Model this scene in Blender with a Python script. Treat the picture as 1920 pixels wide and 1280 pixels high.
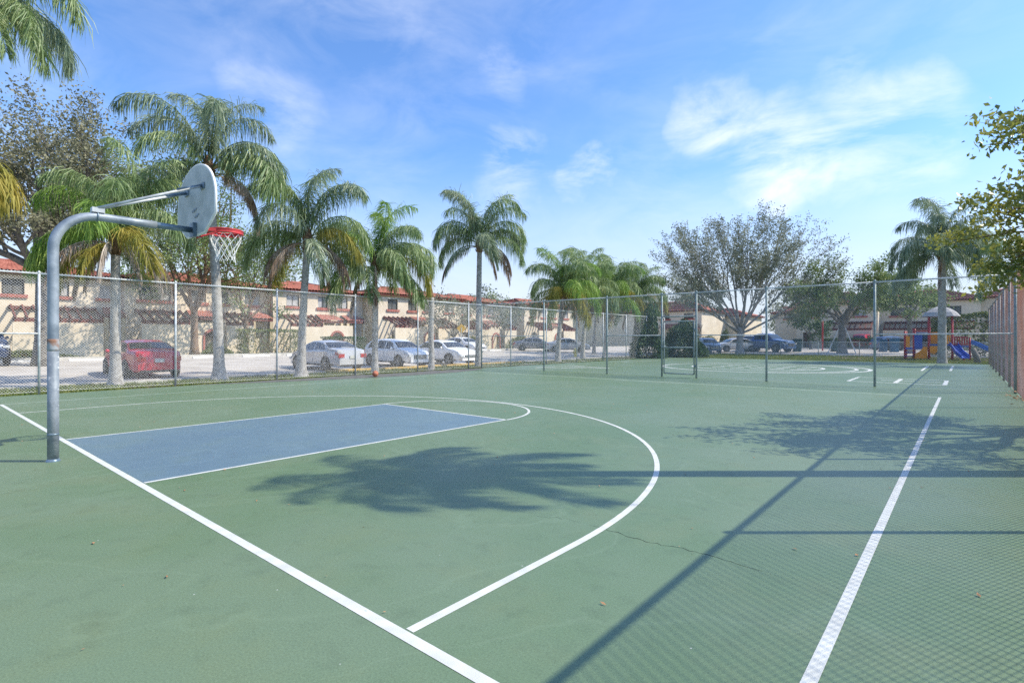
import bpy, math, random
import numpy as np
from mathutils import Vector, Matrix
R = math.radians
for o in list(bpy.data.objects): bpy.data.objects.remove(o)
SC = bpy.context.scene
COL = SC.collection
random.seed(7); np.random.seed(7)

# ------------------------------------------------------------------ camera
cam_d = bpy.data.cameras.new('camera'); cam = bpy.data.objects.new('camera', cam_d); COL.objects.link(cam)
cam.location = (8.2543, -1.6695, 1.4709); cam.rotation_euler = (R(90), 0, 0.7061)
cam_d.sensor_width = 36; cam_d.lens = 999.3163 / 1920 * 36
cam_d.shift_y = -(640 - 636.1931) / 1920
cam_d.clip_start = 0.05; cam_d.clip_end = 6000
SC.camera = cam

# ------------------------------------------------------------------ sky and sun
SUN_AZ = (0.7606, 0.6491); SUN_EL = R(46.3)
w = bpy.data.worlds.new('World'); SC.world = w; w.use_nodes = True
nt = w.node_tree; nt.nodes.clear(); N = nt.nodes.new; LK = nt.links.new
out = N('ShaderNodeOutputWorld'); bg = N('ShaderNodeBackground'); bg.inputs[1].default_value = 0.15
sky = N('ShaderNodeTexSky'); sky.sky_type = 'NISHITA'; sky.sun_disc = False
sky.sun_elevation = SUN_EL; sky.sun_rotation = math.atan2(SUN_AZ[0], SUN_AZ[1])
sky.air_density = 1.0; sky.dust_density = 0.9; sky.ozone_density = 2.2; sky.altitude = 0
tc = N('ShaderNodeTexCoord'); sep = N('ShaderNodeSeparateXYZ'); LK(tc.outputs['Generated'], sep.inputs[0])
mz = N('ShaderNodeMath'); mz.operation = 'MAXIMUM'; mz.inputs[1].default_value = 0.0; LK(sep.outputs[2], mz.inputs[0])
az = N('ShaderNodeMath'); az.operation = 'ADD'; az.inputs[1].default_value = 0.12; LK(mz.outputs[0], az.inputs[0])
dv = N('ShaderNodeVectorMath'); dv.operation = 'DIVIDE'; cmb = N('ShaderNodeCombineXYZ')
for i in range(3): LK(az.outputs[0], cmb.inputs[i])
LK(tc.outputs['Generated'], dv.inputs[0]); LK(cmb.outputs[0], dv.inputs[1])
nrm0 = N('ShaderNodeVectorMath'); nrm0.operation = 'NORMALIZE'; LK(tc.outputs['Generated'], nrm0.inputs[0])
mp = N('ShaderNodeMapping'); mp.inputs['Rotation'].default_value = (R(8), R(-14), R(40)); mp.inputs['Scale'].default_value = (3.2, 4.2, 9.0); LK(nrm0.outputs[0], mp.inputs[0])
def wnoise(scale, detail, rough, dist):
    n = N('ShaderNodeTexNoise'); n.inputs['Scale'].default_value = scale; n.inputs['Detail'].default_value = detail
    n.inputs['Roughness'].default_value = rough; n.inputs['Distortion'].default_value = dist; LK(mp.outputs[0], n.inputs['Vector']); return n
n1 = wnoise(1.5, 10, 0.62, 0.45); n2 = wnoise(0.6, 4, 0.55, 0.4)
# cirrus: faint streaks everywhere, thicker in a few banks
r1 = N('ShaderNodeMapRange'); r1.inputs[1].default_value = 0.38; r1.inputs[2].default_value = 0.68; LK(n1.outputs[0], r1.inputs[0])
r2 = N('ShaderNodeMapRange'); r2.inputs[1].default_value = 0.35; r2.inputs[2].default_value = 0.75; r2.inputs[3].default_value = 0.02; r2.inputs[4].default_value = 0.24; LK(n2.outputs[0], r2.inputs[0])
nrm = N('ShaderNodeVectorMath'); nrm.operation = 'NORMALIZE'; LK(tc.outputs['Generated'], nrm.inputs[0])
wob = N('ShaderNodeTexNoise'); wob.inputs['Scale'].default_value = 9; wob.inputs['Detail'].default_value = 5; LK(nrm.outputs[0], wob.inputs['Vector'])
wsub = N('ShaderNodeVectorMath'); wsub.operation = 'MULTIPLY_ADD'; LK(wob.outputs['Color'], wsub.inputs[0]); wsub.inputs[1].default_value = (.16, .16, .16); LK(nrm.outputs[0], wsub.inputs[2])
wno = N('ShaderNodeVectorMath'); wno.operation = 'ADD'; LK(wsub.outputs[0], wno.inputs[0]); wno.inputs[1].default_value = (-.08, -.08, -.08)
wn2 = N('ShaderNodeVectorMath'); wn2.operation = 'NORMALIZE'; LK(wno.outputs[0], wn2.inputs[0])
acc = r2.outputs[0]
BANKS = [((-0.3227, 0.88, 0.3485), 3.4, 0.6), ((-0.2218, 0.9295, 0.2949), 4.4, .82), ((-0.2473, 0.9361, 0.25), 3.0, .7), ((-0.1364, 0.943, 0.3034), 4.0, .6), ((-0.0533, 0.9522, 0.3009), 3.6, .5), ((-0.8463, 0.3915, 0.3612), 4.5, .30), ((-0.599, 0.6612, 0.4517), 3.0, .3), ((-0.6186, 0.7255, 0.3017), 3.6, .45), ((-0.5232, 0.8042, 0.282), 2.2, .55), ((-0.9642, 0.21, 0.1621), 5.0, .4), ((0.8, -0.5, 0.35), 6.0, .8), ((-0.3, -0.9, 0.4), 6.0, .8), ((0.6, 0.7, 0.4), 6.0, .7)]
for dvec, rad, wt in BANKS:
    dt = N('ShaderNodeVectorMath'); dt.operation = 'DOT_PRODUCT'; LK(wn2.outputs[0], dt.inputs[0]); v_ = Vector(dvec).normalized(); dt.inputs[1].default_value = v_
    rg = N('ShaderNodeMapRange'); rg.interpolation_type = 'SMOOTHSTEP'; rg.inputs[1].default_value = math.cos(R(rad * 1.5)); rg.inputs[2].default_value = 1.0; rg.inputs[4].default_value = wt; LK(dt.outputs['Value'], rg.inputs[0])
    ad = N('ShaderNodeMath'); ad.operation = 'MAXIMUM'; LK(acc, ad.inputs[0]); LK(rg.outputs[0], ad.inputs[1]); acc = ad.outputs[0]
mm = N('ShaderNodeMath'); mm.operation = 'MULTIPLY'; LK(r1.outputs[0], mm.inputs[0]); LK(acc, mm.inputs[1])
hz = N('ShaderNodeMapRange'); hz.interpolation_type = 'SMOOTHSTEP'; hz.inputs[1].default_value = 0.0; hz.inputs[2].default_value = 0.34; hz.inputs[3].default_value = 0.90; hz.inputs[4].default_value = 0.0; LK(sep.outputs[2], hz.inputs[0])
m2 = mm
tint = N('ShaderNodeMix'); tint.data_type = 'RGBA'; tint.blend_type = 'MULTIPLY'; tint.inputs[0].default_value = 1.0; LK(sky.outputs[0], tint.inputs[6]); tint.inputs[7].default_value = (0.60, 0.82, 1.08, 1)
mixh = N('ShaderNodeMix'); mixh.data_type = 'RGBA'; LK(hz.outputs[0], mixh.inputs[0]); LK(tint.outputs[2], mixh.inputs[6]); mixh.inputs[7].default_value = (3.45, 3.65, 4.05, 1)
mix = N('ShaderNodeMix'); mix.data_type = 'RGBA'; LK(m2.outputs[0], mix.inputs[0]); LK(mixh.outputs[2], mix.inputs[6]); mix.inputs[7].default_value = (5.2, 5.3, 5.6, 1)
LK(mix.outputs[2], bg.inputs[0]); LK(bg.outputs[0], out.inputs[0])

sd = bpy.data.lights.new('sun', 'SUN'); sun = bpy.data.objects.new('sun', sd); COL.objects.link(sun)
sd.energy = 3.35; sd.angle = R(0.45); sd.color = (1.0, 0.925, 0.78)
tosun = Vector((SUN_AZ[0] * math.cos(SUN_EL), SUN_AZ[1] * math.cos(SUN_EL), math.sin(SUN_EL)))
sun.rotation_euler = tosun.to_track_quat('Z', 'Y').to_euler()
SC.view_settings.view_transform = 'Standard'; SC.view_settings.look = 'None'
SC.view_settings.exposure = 0.74; SC.view_settings.gamma = 1.0
SC.cycles.max_bounces = 6; SC.cycles.diffuse_bounces = 3; SC.cycles.transparent_max_bounces = 12
SC.cycles.use_denoising = False

# ------------------------------------------------------------------ materials
MATS = {}
def mat(name, col, rough=0.8, metal=0.0, var=0.25, scale=3.0, col2=None, bump=0.0, bscale=60.0, spec=0.3, trans=0.0, coat=0.0, rust=None, detail=5.0, vlo=0.35, vhi=0.65):
    if name in MATS: return MATS[name]
    m = bpy.data.materials.new(name); MATS[name] = m; m.use_nodes = True
    t = m.node_tree; t.nodes.clear(); n = t.nodes.new; l = t.links.new
    o = n('ShaderNodeOutputMaterial'); p = n('ShaderNodeBsdfPrincipled')
    p.inputs['Roughness'].default_value = rough; p.inputs['Metallic'].default_value = metal
    p.inputs['Specular IOR Level'].default_value = spec; p.inputs['Coat Weight'].default_value = coat
    tcn = n('ShaderNodeTexCoord')
    nz = n('ShaderNodeTexNoise'); nz.inputs['Scale'].default_value = scale; nz.inputs['Detail'].default_value = detail; l(tcn.outputs['Object'], nz.inputs['Vector'])
    mr = n('ShaderNodeMapRange'); mr.inputs[1].default_value = vlo; mr.inputs[2].default_value = vhi; l(nz.outputs[0], mr.inputs[0])
    mx = n('ShaderNodeMix'); mx.data_type = 'RGBA'; l(mr.outputs[0], mx.inputs[0])
    if col2 is None:
        a = [max(0, c * (1 - var)) for c in col]; b = [min(1, c * (1 + var)) for c in col]
    else: a, b = col, col2
    mx.inputs[6].default_value = (*a, 1); mx.inputs[7].default_value = (*b, 1)
    cur = mx.outputs[2]
    if rust:
        rz = n('ShaderNodeTexNoise'); rz.inputs['Scale'].default_value = rust[1]; rz.inputs['Detail'].default_value = 6; l(tcn.outputs['Object'], rz.inputs['Vector'])
        rr = n('ShaderNodeMapRange'); rr.inputs[1].default_value = rust[2]; rr.inputs[2].default_value = rust[2] + 0.08; l(rz.outputs[0], rr.inputs[0])
        rm = n('ShaderNodeMix'); rm.data_type = 'RGBA'; l(rr.outputs[0], rm.inputs[0]); l(cur, rm.inputs[6]); rm.inputs[7].default_value = (*rust[0], 1); cur = rm.outputs[2]
    l(cur, p.inputs['Base Color'])
    if bump > 0:
        bz = n('ShaderNodeTexNoise'); bz.inputs['Scale'].default_value = bscale; bz.inputs['Detail'].default_value = 4; l(tcn.outputs['Object'], bz.inputs['Vector'])
        bp = n('ShaderNodeBump'); bp.inputs['Strength'].default_value = bump; bp.inputs['Distance'].default_value = 0.02; l(bz.outputs[0], bp.inputs['Height']); l(bp.outputs[0], p.inputs['Normal'])
    last = p.outputs[0]
    if trans > 0:
        tr = n('ShaderNodeBsdfTranslucent'); l(cur, tr.inputs[0]); ms = n('ShaderNodeMixShader'); ms.inputs[0].default_value = trans
        l(last, ms.inputs[1]); l(tr.outputs[0], ms.inputs[2]); last = ms.outputs[0]
    l(last, o.inputs[0]); return m

def court_mat(name, c1, c2, c3):
    m = bpy.data.materials.new(name); MATS[name] = m; m.use_nodes = True
    t = m.node_tree; t.nodes.clear(); n = t.nodes.new; l = t.links.new
    o = n('ShaderNodeOutputMaterial'); p = n('ShaderNodeBsdfPrincipled'); p.inputs['Roughness'].default_value = 0.44; p.inputs['Specular IOR Level'].default_value = 0.5
    tcn = n('ShaderNodeTexCoord')
    def nz(s, d, r=0.55):
        q = n('ShaderNodeTexNoise'); q.inputs['Scale'].default_value = s; q.inputs['Detail'].default_value = d; q.inputs['Roughness'].default_value = r; l(tcn.outputs['Object'], q.inputs['Vector']); return q
    def rng(q, a, b, c=0., d=1.):
        r = n('ShaderNodeMapRange'); r.inputs[1].default_value = a; r.inputs[2].default_value = b; r.inputs[3].default_value = c; r.inputs[4].default_value = d; l(q.outputs[0], r.inputs[0]); return r
    def mixc(f, a, b, mode='MIX'):
        x = n('ShaderNodeMix'); x.data_type = 'RGBA'; x.blend_type = mode
        if isinstance(f, float): x.inputs[0].default_value = f
        else: l(f.outputs[0], x.inputs[0])
        for i, v in ((6, a), (7, b)):
            if isinstance(v, tuple): x.inputs[i].default_value = (*v, 1)
            else: l(v, x.inputs[i])
        return x.outputs[2]
    a = mixc(rng(nz(0.30, 6, .6), 0.40, 0.60), c1, c2)
    b = mixc(rng(nz(1.1, 6, 0.65), 0.5, 0.75, 0, 0.7), a, c3)
    g = nz(90, 2); gr = rng(g, 0.3, 0.7, 0.86, 1.14)
    st = nz(4.5, 6, 0.7); sr = rng(st, 0.52, 0.78, 1.0, 0.80)
    mu = n('ShaderNodeMath'); mu.operation = 'MULTIPLY'; l(gr.outputs[0], mu.inputs[0]); l(sr.outputs[0], mu.inputs[1])
    cc = n('ShaderNodeCombineXYZ')
    for i in range(3): l(mu.outputs[0], cc.inputs[i])
    vm = n('ShaderNodeVectorMath'); vm.operation = 'MULTIPLY'; l(b, vm.inputs[0]); l(cc.outputs[0], vm.inputs[1])
    sp = rng(nz(26, 1), 0.80, 0.83, 0, 0.8)
    fin = mixc(sp, vm.outputs[0], (0.55, 0.56, 0.52))
    wv = n('ShaderNodeTexNoise'); wv.inputs['Scale'].default_value = .22; wv.inputs['Detail'].default_value = 7; wv.inputs['Distortion'].default_value = .8; l(tcn.outputs['Object'], wv.inputs['Vector'])
    ring = n('ShaderNodeMath'); ring.operation = 'PINGPONG'; ring.inputs[1].default_value = .06; l(wv.outputs[0], ring.inputs[0])
    rr2 = n('ShaderNodeMapRange'); rr2.inputs[1].default_value = 0.0; rr2.inputs[2].default_value = .006; rr2.inputs[3].default_value = .22; rr2.inputs[4].default_value = 0.0; l(ring.outputs[0], rr2.inputs[0])
    fin = mixc(rr2, fin, tuple(min(1, q * 1.22 + .02) for q in c2))
    l(fin, p.inputs['Base Color'])
    bp = n('ShaderNodeBump'); bp.inputs['Strength'].default_value = 0.12; bp.inputs['Distance'].default_value = 0.003; l(nz(160, 3).outputs[0], bp.inputs['Height']); l(bp.outputs[0], p.inputs['Normal'])
    l(p.outputs[0], o.inputs[0]); return m

M_GREEN = court_mat('court_green', (0.122, 0.190, 0.094), (0.150, 0.212, 0.124), (0.166, 0.212, 0.108))
M_BLUE = court_mat('court_blue', (0.118, 0.186, 0.235), (0.140, 0.212, 0.245), (0.150, 0.220, 0.215))
M_LINE = mat('line_paint', (0.60, 0.61, 0.57), 0.7, var=0.10, scale=6, rust=((0.22, 0.27, 0.20), 16.0, 0.70), bump=0.15, bscale=150)
M_LINE2 = mat('line_paint_worn', (0.36, 0.46, 0.38), 0.7, col2=(0.52, 0.58, 0.50), scale=5)
M_CRACK = mat('crack_dark', (0.03, 0.045, 0.038), 0.95, var=0.2)
M_ASPH = mat('asphalt_bleached', (0.40, 0.36, 0.315), 0.95, col2=(0.52, 0.475, 0.42), scale=0.7, bump=0.4, bscale=90)
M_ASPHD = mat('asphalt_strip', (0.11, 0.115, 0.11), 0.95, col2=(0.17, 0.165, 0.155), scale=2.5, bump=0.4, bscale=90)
M_CONC = mat('concrete', (0.50, 0.48, 0.43), 0.9, var=0.15, scale=2.5, bump=0.2)
M_WHITEC = mat('painted_concrete', (0.72, 0.70, 0.66), 0.85, var=0.10, scale=4, bump=0.15)
M_YEL = mat('yellow_paint', (0.62, 0.36, 0.06), 0.75, col2=(0.55, 0.42, 0.20), scale=5, bump=0.2)
M_GRASS = mat('lawn', (0.10, 0.135, 0.035), 0.95, col2=(0.24, 0.24, 0.085), scale=1.6, bump=0.9, bscale=45, detail=9)
M_BLADE = mat('grass_blades', (0.10, 0.17, 0.03), 0.8, col2=(0.27, 0.28, 0.09), scale=2.2, trans=0.25)
M_MULCH = mat('mulch', (0.10, 0.07, 0.055), 0.95, col2=(0.24, 0.18, 0.15), scale=14, bump=1.0, bscale=40)
M_GALV = mat('galvanised_steel', (0.52, 0.54, 0.55), 0.5, 0.15, var=0.22, scale=9, rust=((0.23, 0.10, 0.05), 5.0, 0.70))
M_WIRE = mat('chain_wire', (0.78, 0.78, 0.76), 0.6, 0.0, var=0.12, scale=1)
M_WIREG = mat('chain_wire_green', (0.58, 0.62, 0.60), 0.6, 0.0, var=0.15, scale=1)
M_GPOST = mat('green_grey_post', (0.27, 0.33, 0.33), 0.55, 0.1, var=0.2, scale=6)
M_WIRER = mat('chain_wire_rusty', (0.44, 0.19, 0.12), 0.9, 0.0, col2=(0.52, 0.34, 0.27), scale=.6)
M_RPOST = mat('rusting_post', (0.30, 0.22, 0.19), 0.7, 0.1, col2=(0.42, 0.40, 0.38), scale=4)
M_POLE = mat('pole_steel', (0.20, 0.24, 0.28), 0.5, 0.35, col2=(0.38, 0.42, 0.46), scale=5, rust=((0.30, 0.17, 0.10), 2.6, 0.69), bump=0.08, bscale=20)
M_POLEW = mat('pole_worn', (0.19, 0.22, 0.25), 0.6, 0.25, col2=(0.36, 0.39, 0.41), scale=6, rust=((0.66, 0.66, 0.66), 17.0, 0.63), bump=0.2, bscale=30)
M_POLED = mat('pole_steel_dark', (0.10, 0.15, 0.19), 0.4, 0.4, col2=(0.25, 0.32, 0.37), scale=7)
M_RUST = mat('rust', (0.27, 0.15, 0.10), 0.9, col2=(0.34, 0.36, 0.37), scale=9, vlo=.38, vhi=.52)
M_BOARD = mat('backboard_paint', (0.40, 0.44, 0.43), 0.6, col2=(0.55, 0.58, 0.57), scale=4, rust=((0.10, 0.11, 0.11), 7.0, 0.72))
M_BOARDE = mat('backboard_edge', (0.80, 0.80, 0.78), 0.6, var=0.06)
M_RIM = mat('rim_red', (0.50, 0.045, 0.05), 0.5, var=0.2, scale=8)
M_NET = mat('net_cord', (0.80, 0.80, 0.78), 0.9, var=0.06)
M_BALL = mat('ball_rubber', (0.55, 0.20, 0.12), 0.7, var=0.2, scale=14, bump=0.3, bscale=200)
M_BLACK = mat('black_rubber', (0.02, 0.02, 0.02), 0.8, var=0.2)
M_STUCCO = mat('stucco_cream', (0.68, 0.57, 0.43), 0.92, col2=(0.77, 0.665, 0.52), scale=0.9, bump=0.25, bscale=60)
M_STUCCO2 = mat('stucco_sand', (0.52, 0.41, 0.255), 0.92, col2=(0.60, 0.49, 0.32), scale=0.9, bump=0.25, bscale=60)
M_TRIM = mat('trim_terracotta', (0.40, 0.135, 0.105), 0.85, var=0.18, scale=3)
M_WOOD = mat('pergola_wood', (0.155, 0.048, 0.038), 0.8, var=0.3, scale=5)
M_TILE = mat('roof_tile', (0.27, 0.085, 0.06), 0.8, col2=(0.43, 0.17, 0.125), scale=2.2, detail=8)
M_WFRAME = mat('window_frame', (0.62, 0.60, 0.55), 0.5, var=0.08)
M_WFRAMED = mat('window_frame_dark', (0.05, 0.045, 0.04), 0.5, var=0.1)
M_GLASS = mat('window_glass', (0.055, 0.060, 0.062), 0.08, 0.0, col2=(0.17, 0.17, 0.165), scale=1.2, spec=0.8)
M_CURT = mat('window_curtain', (0.42, 0.41, 0.40), 0.5, var=0.15, scale=3, spec=0.6)
M_DOOR = mat('door_paint', (0.10, 0.05, 0.035), 0.6, var=0.2)
M_PTRUNK = mat('palm_trunk', (0.27, 0.25, 0.225), 0.95, col2=(0.47, 0.445, 0.41), scale=7, bump=0.8, bscale=28, detail=8)
M_BOOT = mat('palm_boots', (0.13, 0.075, 0.045), 0.95, col2=(0.27, 0.17, 0.10), scale=9, bump=0.8, bscale=30)
M_FR1 = mat('frond_green', (0.165, 0.255, 0.085), 0.48, col2=(0.38, 0.46, 0.21), scale=1.1, trans=0.32, spec=0.6)
M_FR2 = mat('frond_blue_green', (0.165, 0.235, 0.135), 0.48, col2=(0.38, 0.44, 0.28), scale=1.1, trans=0.30, spec=0.6)
M_FR3 = mat('frond_yellow', (0.241, 0.253, 0.052), 0.6, col2=(0.437, 0.356, 0.075), scale=1.3, trans=0.30)
M_FR4 = mat('frond_dead', (0.25, 0.16, 0.10), 0.9, col2=(0.50, 0.41, 0.33), scale=1.5, trans=0.12)
M_FR6 = mat('frond_bleached', (0.38, 0.31, 0.25), 0.9, col2=(0.58, 0.52, 0.46), scale=1.5, trans=0.12)
M_FR5 = mat('frond_bright', (0.183, 0.336, 0.049), 0.55, col2=(0.364, 0.491, 0.112), scale=1.2, trans=0.32, spec=0.5)
M_STALK = mat('frond_stalk', (0.22, 0.24, 0.10), 0.7, var=0.2)
M_SPATHE = mat('palm_spathe', (0.46, 0.31, 0.12), 0.8, col2=(0.56, 0.42, 0.20), scale=5)
M_BARK = mat('bark_grey', (0.14, 0.125, 0.11), 0.95, col2=(0.27, 0.25, 0.22), scale=5, bump=0.9, bscale=24)
M_BARKG = mat('bark_pale', (0.253, 0.236, 0.218), 0.95, col2=(0.437, 0.414, 0.380), scale=5, bump=0.6, bscale=24)
M_BARKB = mat('bark_brown', (0.13, 0.085, 0.06), 0.95, col2=(0.26, 0.17, 0.11), scale=5, bump=0.9, bscale=24)
M_LF_OAK = mat('leaf_oak', (0.115, 0.125, 0.06), 0.65, col2=(0.38, 0.36, 0.23), scale=1.7, trans=0.28)
M_LF_GRN = mat('leaf_green', (0.113, 0.187, 0.053), 0.6, col2=(0.314, 0.382, 0.149), scale=1.1, trans=0.28)
M_LF_GREY = mat('leaf_grey_green', (0.128, 0.160, 0.106), 0.65, col2=(0.394, 0.404, 0.288), scale=0.8, trans=0.22)
M_LF_OVER = mat('leaf_glossy', (0.14, 0.19, 0.035), 0.4, col2=(0.42, 0.40, 0.09), scale=2.0, trans=0.38, spec=0.6)
M_LF_DARK = mat('leaf_dark', (0.026, 0.066, 0.030), 0.6, col2=(0.090, 0.156, 0.060), scale=1.4, trans=0.2)
M_LF_HEDGE = mat('leaf_hedge', (0.07, 0.105, 0.025), 0.65, col2=(0.20, 0.23, 0.07), scale=1.6, trans=0.2)
M_LITTER = mat('dry_leaves', (0.30, 0.13, 0.06), 0.9, col2=(0.48, 0.27, 0.14), scale=6)
M_RED = mat('play_red', (0.42, 0.03, 0.04), 0.45, var=0.12)
M_ORANGE = mat('play_orange', (0.85, 0.30, 0.01), 0.45, var=0.10)
M_BLUEP = mat('play_blue', (0.03, 0.09, 0.42), 0.4, var=0.15)
M_BLUEL = mat('play_blue_slide', (0.06, 0.17, 0.46), 0.35, var=0.15)
M_THATCH = mat('play_roof_grey', (0.33, 0.31, 0.30), 0.9, col2=(0.50, 0.48, 0.46), scale=8, bump=0.6, bscale=30)
M_BIN = mat('bin_green', (0.02, 0.06, 0.06), 0.55, var=0.2)
M_BINB = mat('bin_blue', (0.03, 0.12, 0.22), 0.55, var=0.2)
M_HYD = mat('hydrant_yellow', (0.58, 0.50, 0.10), 0.6, var=0.15)
M_SIGN = mat('sign_yellow', (0.62, 0.36, 0.03), 0.5, var=0.08)

# ------------------------------------------------------------------ mesh helpers
class MB:
    def __init__(s): s.v = []; s.f = []
    def add(s, vs, fs):
        b = len(s.v); s.v += [tuple(q) for q in vs]; s.f += [tuple(b + i for i in f) for f in fs]; return s
    def bx(s, x0, x1, y0, y1, z0, z1):
        return s.add([(x0, y0, z0), (x1, y0, z0), (x1, y1, z0), (x0, y1, z0), (x0, y0, z1), (x1, y0, z1), (x1, y1, z1), (x0, y1, z1)],
                     [(0, 3, 2, 1), (4, 5, 6, 7), (0, 1, 5, 4), (1, 2, 6, 5), (2, 3, 7, 6), (3, 0, 4, 7)])
    def beam(s, a, b, wd, h):
        a = Vector(a); b = Vector(b); d = (b - a).normalized(); up = Vector((0, 0, 1))
        if abs(d.z) > 0.95: up = Vector((0, 1, 0))
        r = d.cross(up).normalized() * wd / 2; u = r.cross(d).normalized() * h / 2
        vs = [a - r - u, a + r - u, a + r + u, a - r + u, b - r - u, b + r - u, b + r + u, b - r + u]
        return s.add(vs, [(0, 3, 2, 1), (4, 5, 6, 7), (0, 1, 5, 4), (1, 2, 6, 5), (2, 3, 7, 6), (3, 0, 4, 7)])
    def tube(s, pts, rad, n=8, cap=True, close=False):
        pts = [Vector(p) for p in pts]; m = len(pts)
        if not hasattr(rad, '__len__'): rad = [rad] * m
        b = len(s.v); ref = None
        for i, p in enumerate(pts):
            if close: d = (pts[(i + 1) % m] - pts[i - 1])
            else: d = pts[min(i + 1, m - 1)] - pts[max(i - 1, 0)]
            d = d.normalized() if d.length > 1e-9 else Vector((0, 0, 1))
            if ref is None:
                ref = d.cross(Vector((0, 0, 1)))
                if ref.length < 0.1: ref = d.cross(Vector((1, 0, 0)))
            ref = (ref - d * ref.dot(d)); ref = ref.normalized() if ref.length > 1e-6 else d.orthogonal().normalized()
            q = d.cross(ref)
            for k in range(n):
                a = 2 * math.pi * k / n; s.v.append(tuple(p + (ref * math.cos(a) + q * math.sin(a)) * rad[i]))
        for i in range(m if close else m - 1):
            j = (i + 1) % m
            for k in range(n): s.f.append((b + i * n + k, b + i * n + (k + 1) % n, b + j * n + (k + 1) % n, b + j * n + k))
        if cap and not close:
            s.f.append(tuple(b + k for k in range(n - 1, -1, -1))); s.f.append(tuple(b + (m - 1) * n + k for k in range(n)))
        return s
    def lathe(s, prof, c=(0, 0, 0), n=16, axis='z'):
        b = len(s.v)
        for r, h in prof:
            for k in range(n):
                a = 2 * math.pi * k / n; x, y = r * math.cos(a), r * math.sin(a)
                p = {'z': (x, y, h), 'y': (x, h, y), 'x': (h, x, y)}[axis]; s.v.append((c[0] + p[0], c[1] + p[1], c[2] + p[2]))
        for i in range(len(prof) - 1):
            for k in range(n): s.f.append((b + i * n + k, b + i * n + (k + 1) % n, b + (i + 1) * n + (k + 1) % n, b + (i + 1) * n + k))
        s.f.append(tuple(b + k for k in range(n - 1, -1, -1))); s.f.append(tuple(b + (len(prof) - 1) * n + k for k in range(n)))
        return s
    def prism(s, poly, fn, t0, t1):   # poly: 2-D outline; fn(a, b, t) -> xyz
        n = len(poly); vs = [fn(a, b, t0) for a, b in poly] + [fn(a, b, t1) for a, b in poly]
        return s.add(vs, [tuple(range(n - 1, -1, -1)), tuple(range(n, 2 * n))] + [(i, (i + 1) % n, n + (i + 1) % n, n + i) for i in range(n)])
    def mesh(s, name, m, smooth=False):
        me = bpy.data.meshes.new(name); me.from_pydata(s.v, [], s.f); me.update()
        if m: me.materials.append(m)
        if smooth: me.polygons.foreach_set('use_smooth', [True] * len(me.polygons))
        return me
    def build(s, name, m, parent=None, smooth=False, loc=None, rot=None):
        return link(name, s.mesh(name, m, smooth), parent, loc, rot)

def link(name, me, parent=None, loc=None, rot=None, sc=None):
    o = bpy.data.objects.new(name, me); COL.objects.link(o)
    if parent: o.parent = parent
    if loc is not None: o.location = loc
    if rot is not None: o.rotation_euler = rot
    if sc is not None: o.scale = sc
    return o
def quads(name, V, F, m, parent=None, smooth=False):       # numpy arrays
    me = bpy.data.meshes.new(name); V = np.asarray(V, np.float32); F = np.asarray(F, np.int32); k = F.shape[1]
    me.vertices.add(len(V)); me.vertices.foreach_set('co', V.ravel())
    me.loops.add(F.size); me.loops.foreach_set('vertex_index', F.ravel())
    me.polygons.add(len(F)); me.polygons.foreach_set('loop_start', np.arange(0, F.size, k, dtype=np.int32)); me.polygons.foreach_set('loop_total', np.full(len(F), k, np.int32))
    me.update(calc_edges=True); me.materials.append(m)
    if smooth: me.polygons.foreach_set('use_smooth', [True] * len(F))
    return link(name, me, parent)
def tag(o, label=None, cat=None, group=None, kind=None):
    for k, v in (('label', label), ('category', cat), ('group', group), ('kind', kind)):
        if v: o[k] = v
    return o
def thing(name, label, cat, loc=(0, 0, 0), rz=0.0, group=None):
    o = bpy.data.objects.new(name, None); COL.objects.link(o); o.location = loc; o.rotation_euler = (0, 0, rz); o.empty_display_size = 0.2
    return tag(o, label, cat, group)
def stuff(o): o['kind'] = 'stuff'; return o
def sst(a, b, x): t = min(1, max(0, (x - a) / (b - a))); return t
def gz(x, y):
    a = 0.38 * sst(-17, -31, x); b = 0.33 * sst(46, 64, y)
    return a + b - a * b / 0.38
exec_parts = []

# ------------------------------------------------------------------ ground, lawns, parking lot, court
def sheet(name, x0, x1, y0, y1, dz, m, label=None, step=2.5, kind='structure', fine=None):
    def ax(a, b, brk):
        s = set([a, b] + [q for q in brk if a < q < b]); n = max(1, int((b - a) / step)); s |= set(a + (b - a) * i / n for i in range(n + 1)); return sorted(s)
    X = ax(x0, x1, (-17, -31)); Y = ax(y0, y1, (46, 64))
    V = [(x, y, gz(x, y) + dz) for y in Y for x in X]; nx = len(X)
    F = [(j * nx + i, j * nx + i + 1, (j + 1) * nx + i + 1, (j + 1) * nx + i) for j in range(len(Y) - 1) for i in range(nx - 1)]
    o = quads(name, V, F, m)
    if kind: o['kind'] = kind
    if label: o['label'] = label
    return o
# the one big ground sheet: fine grid near, stretched out to the horizon
gx = [-3000, -1000, -400, -200] + [-120 + 4 * i for i in range(46)] + [-31, -17] + [120, 250, 600, 1500, 3000]
gy = [-3000, -1000, -400, -150, -60] + [-40 + 4 * i for i in range(46)] + [46, 64] + [200, 400, 900, 2000, 3500]
gx = sorted(set(gx)); gy = sorted(set(gy)); nx = len(gx)
ground = quads('ground', [(x, y, gz(x, y) - 0.06) for y in gy for x in gx], [(j * nx + i, j * nx + i + 1, (j + 1) * nx + i + 1, (j + 1) * nx + i) for j in range(len(gy) - 1) for i in range(nx - 1)], M_GRASS)
ground['kind'] = 'structure'; ground['label'] = 'dry green lawn all around the court and buildings'

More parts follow.
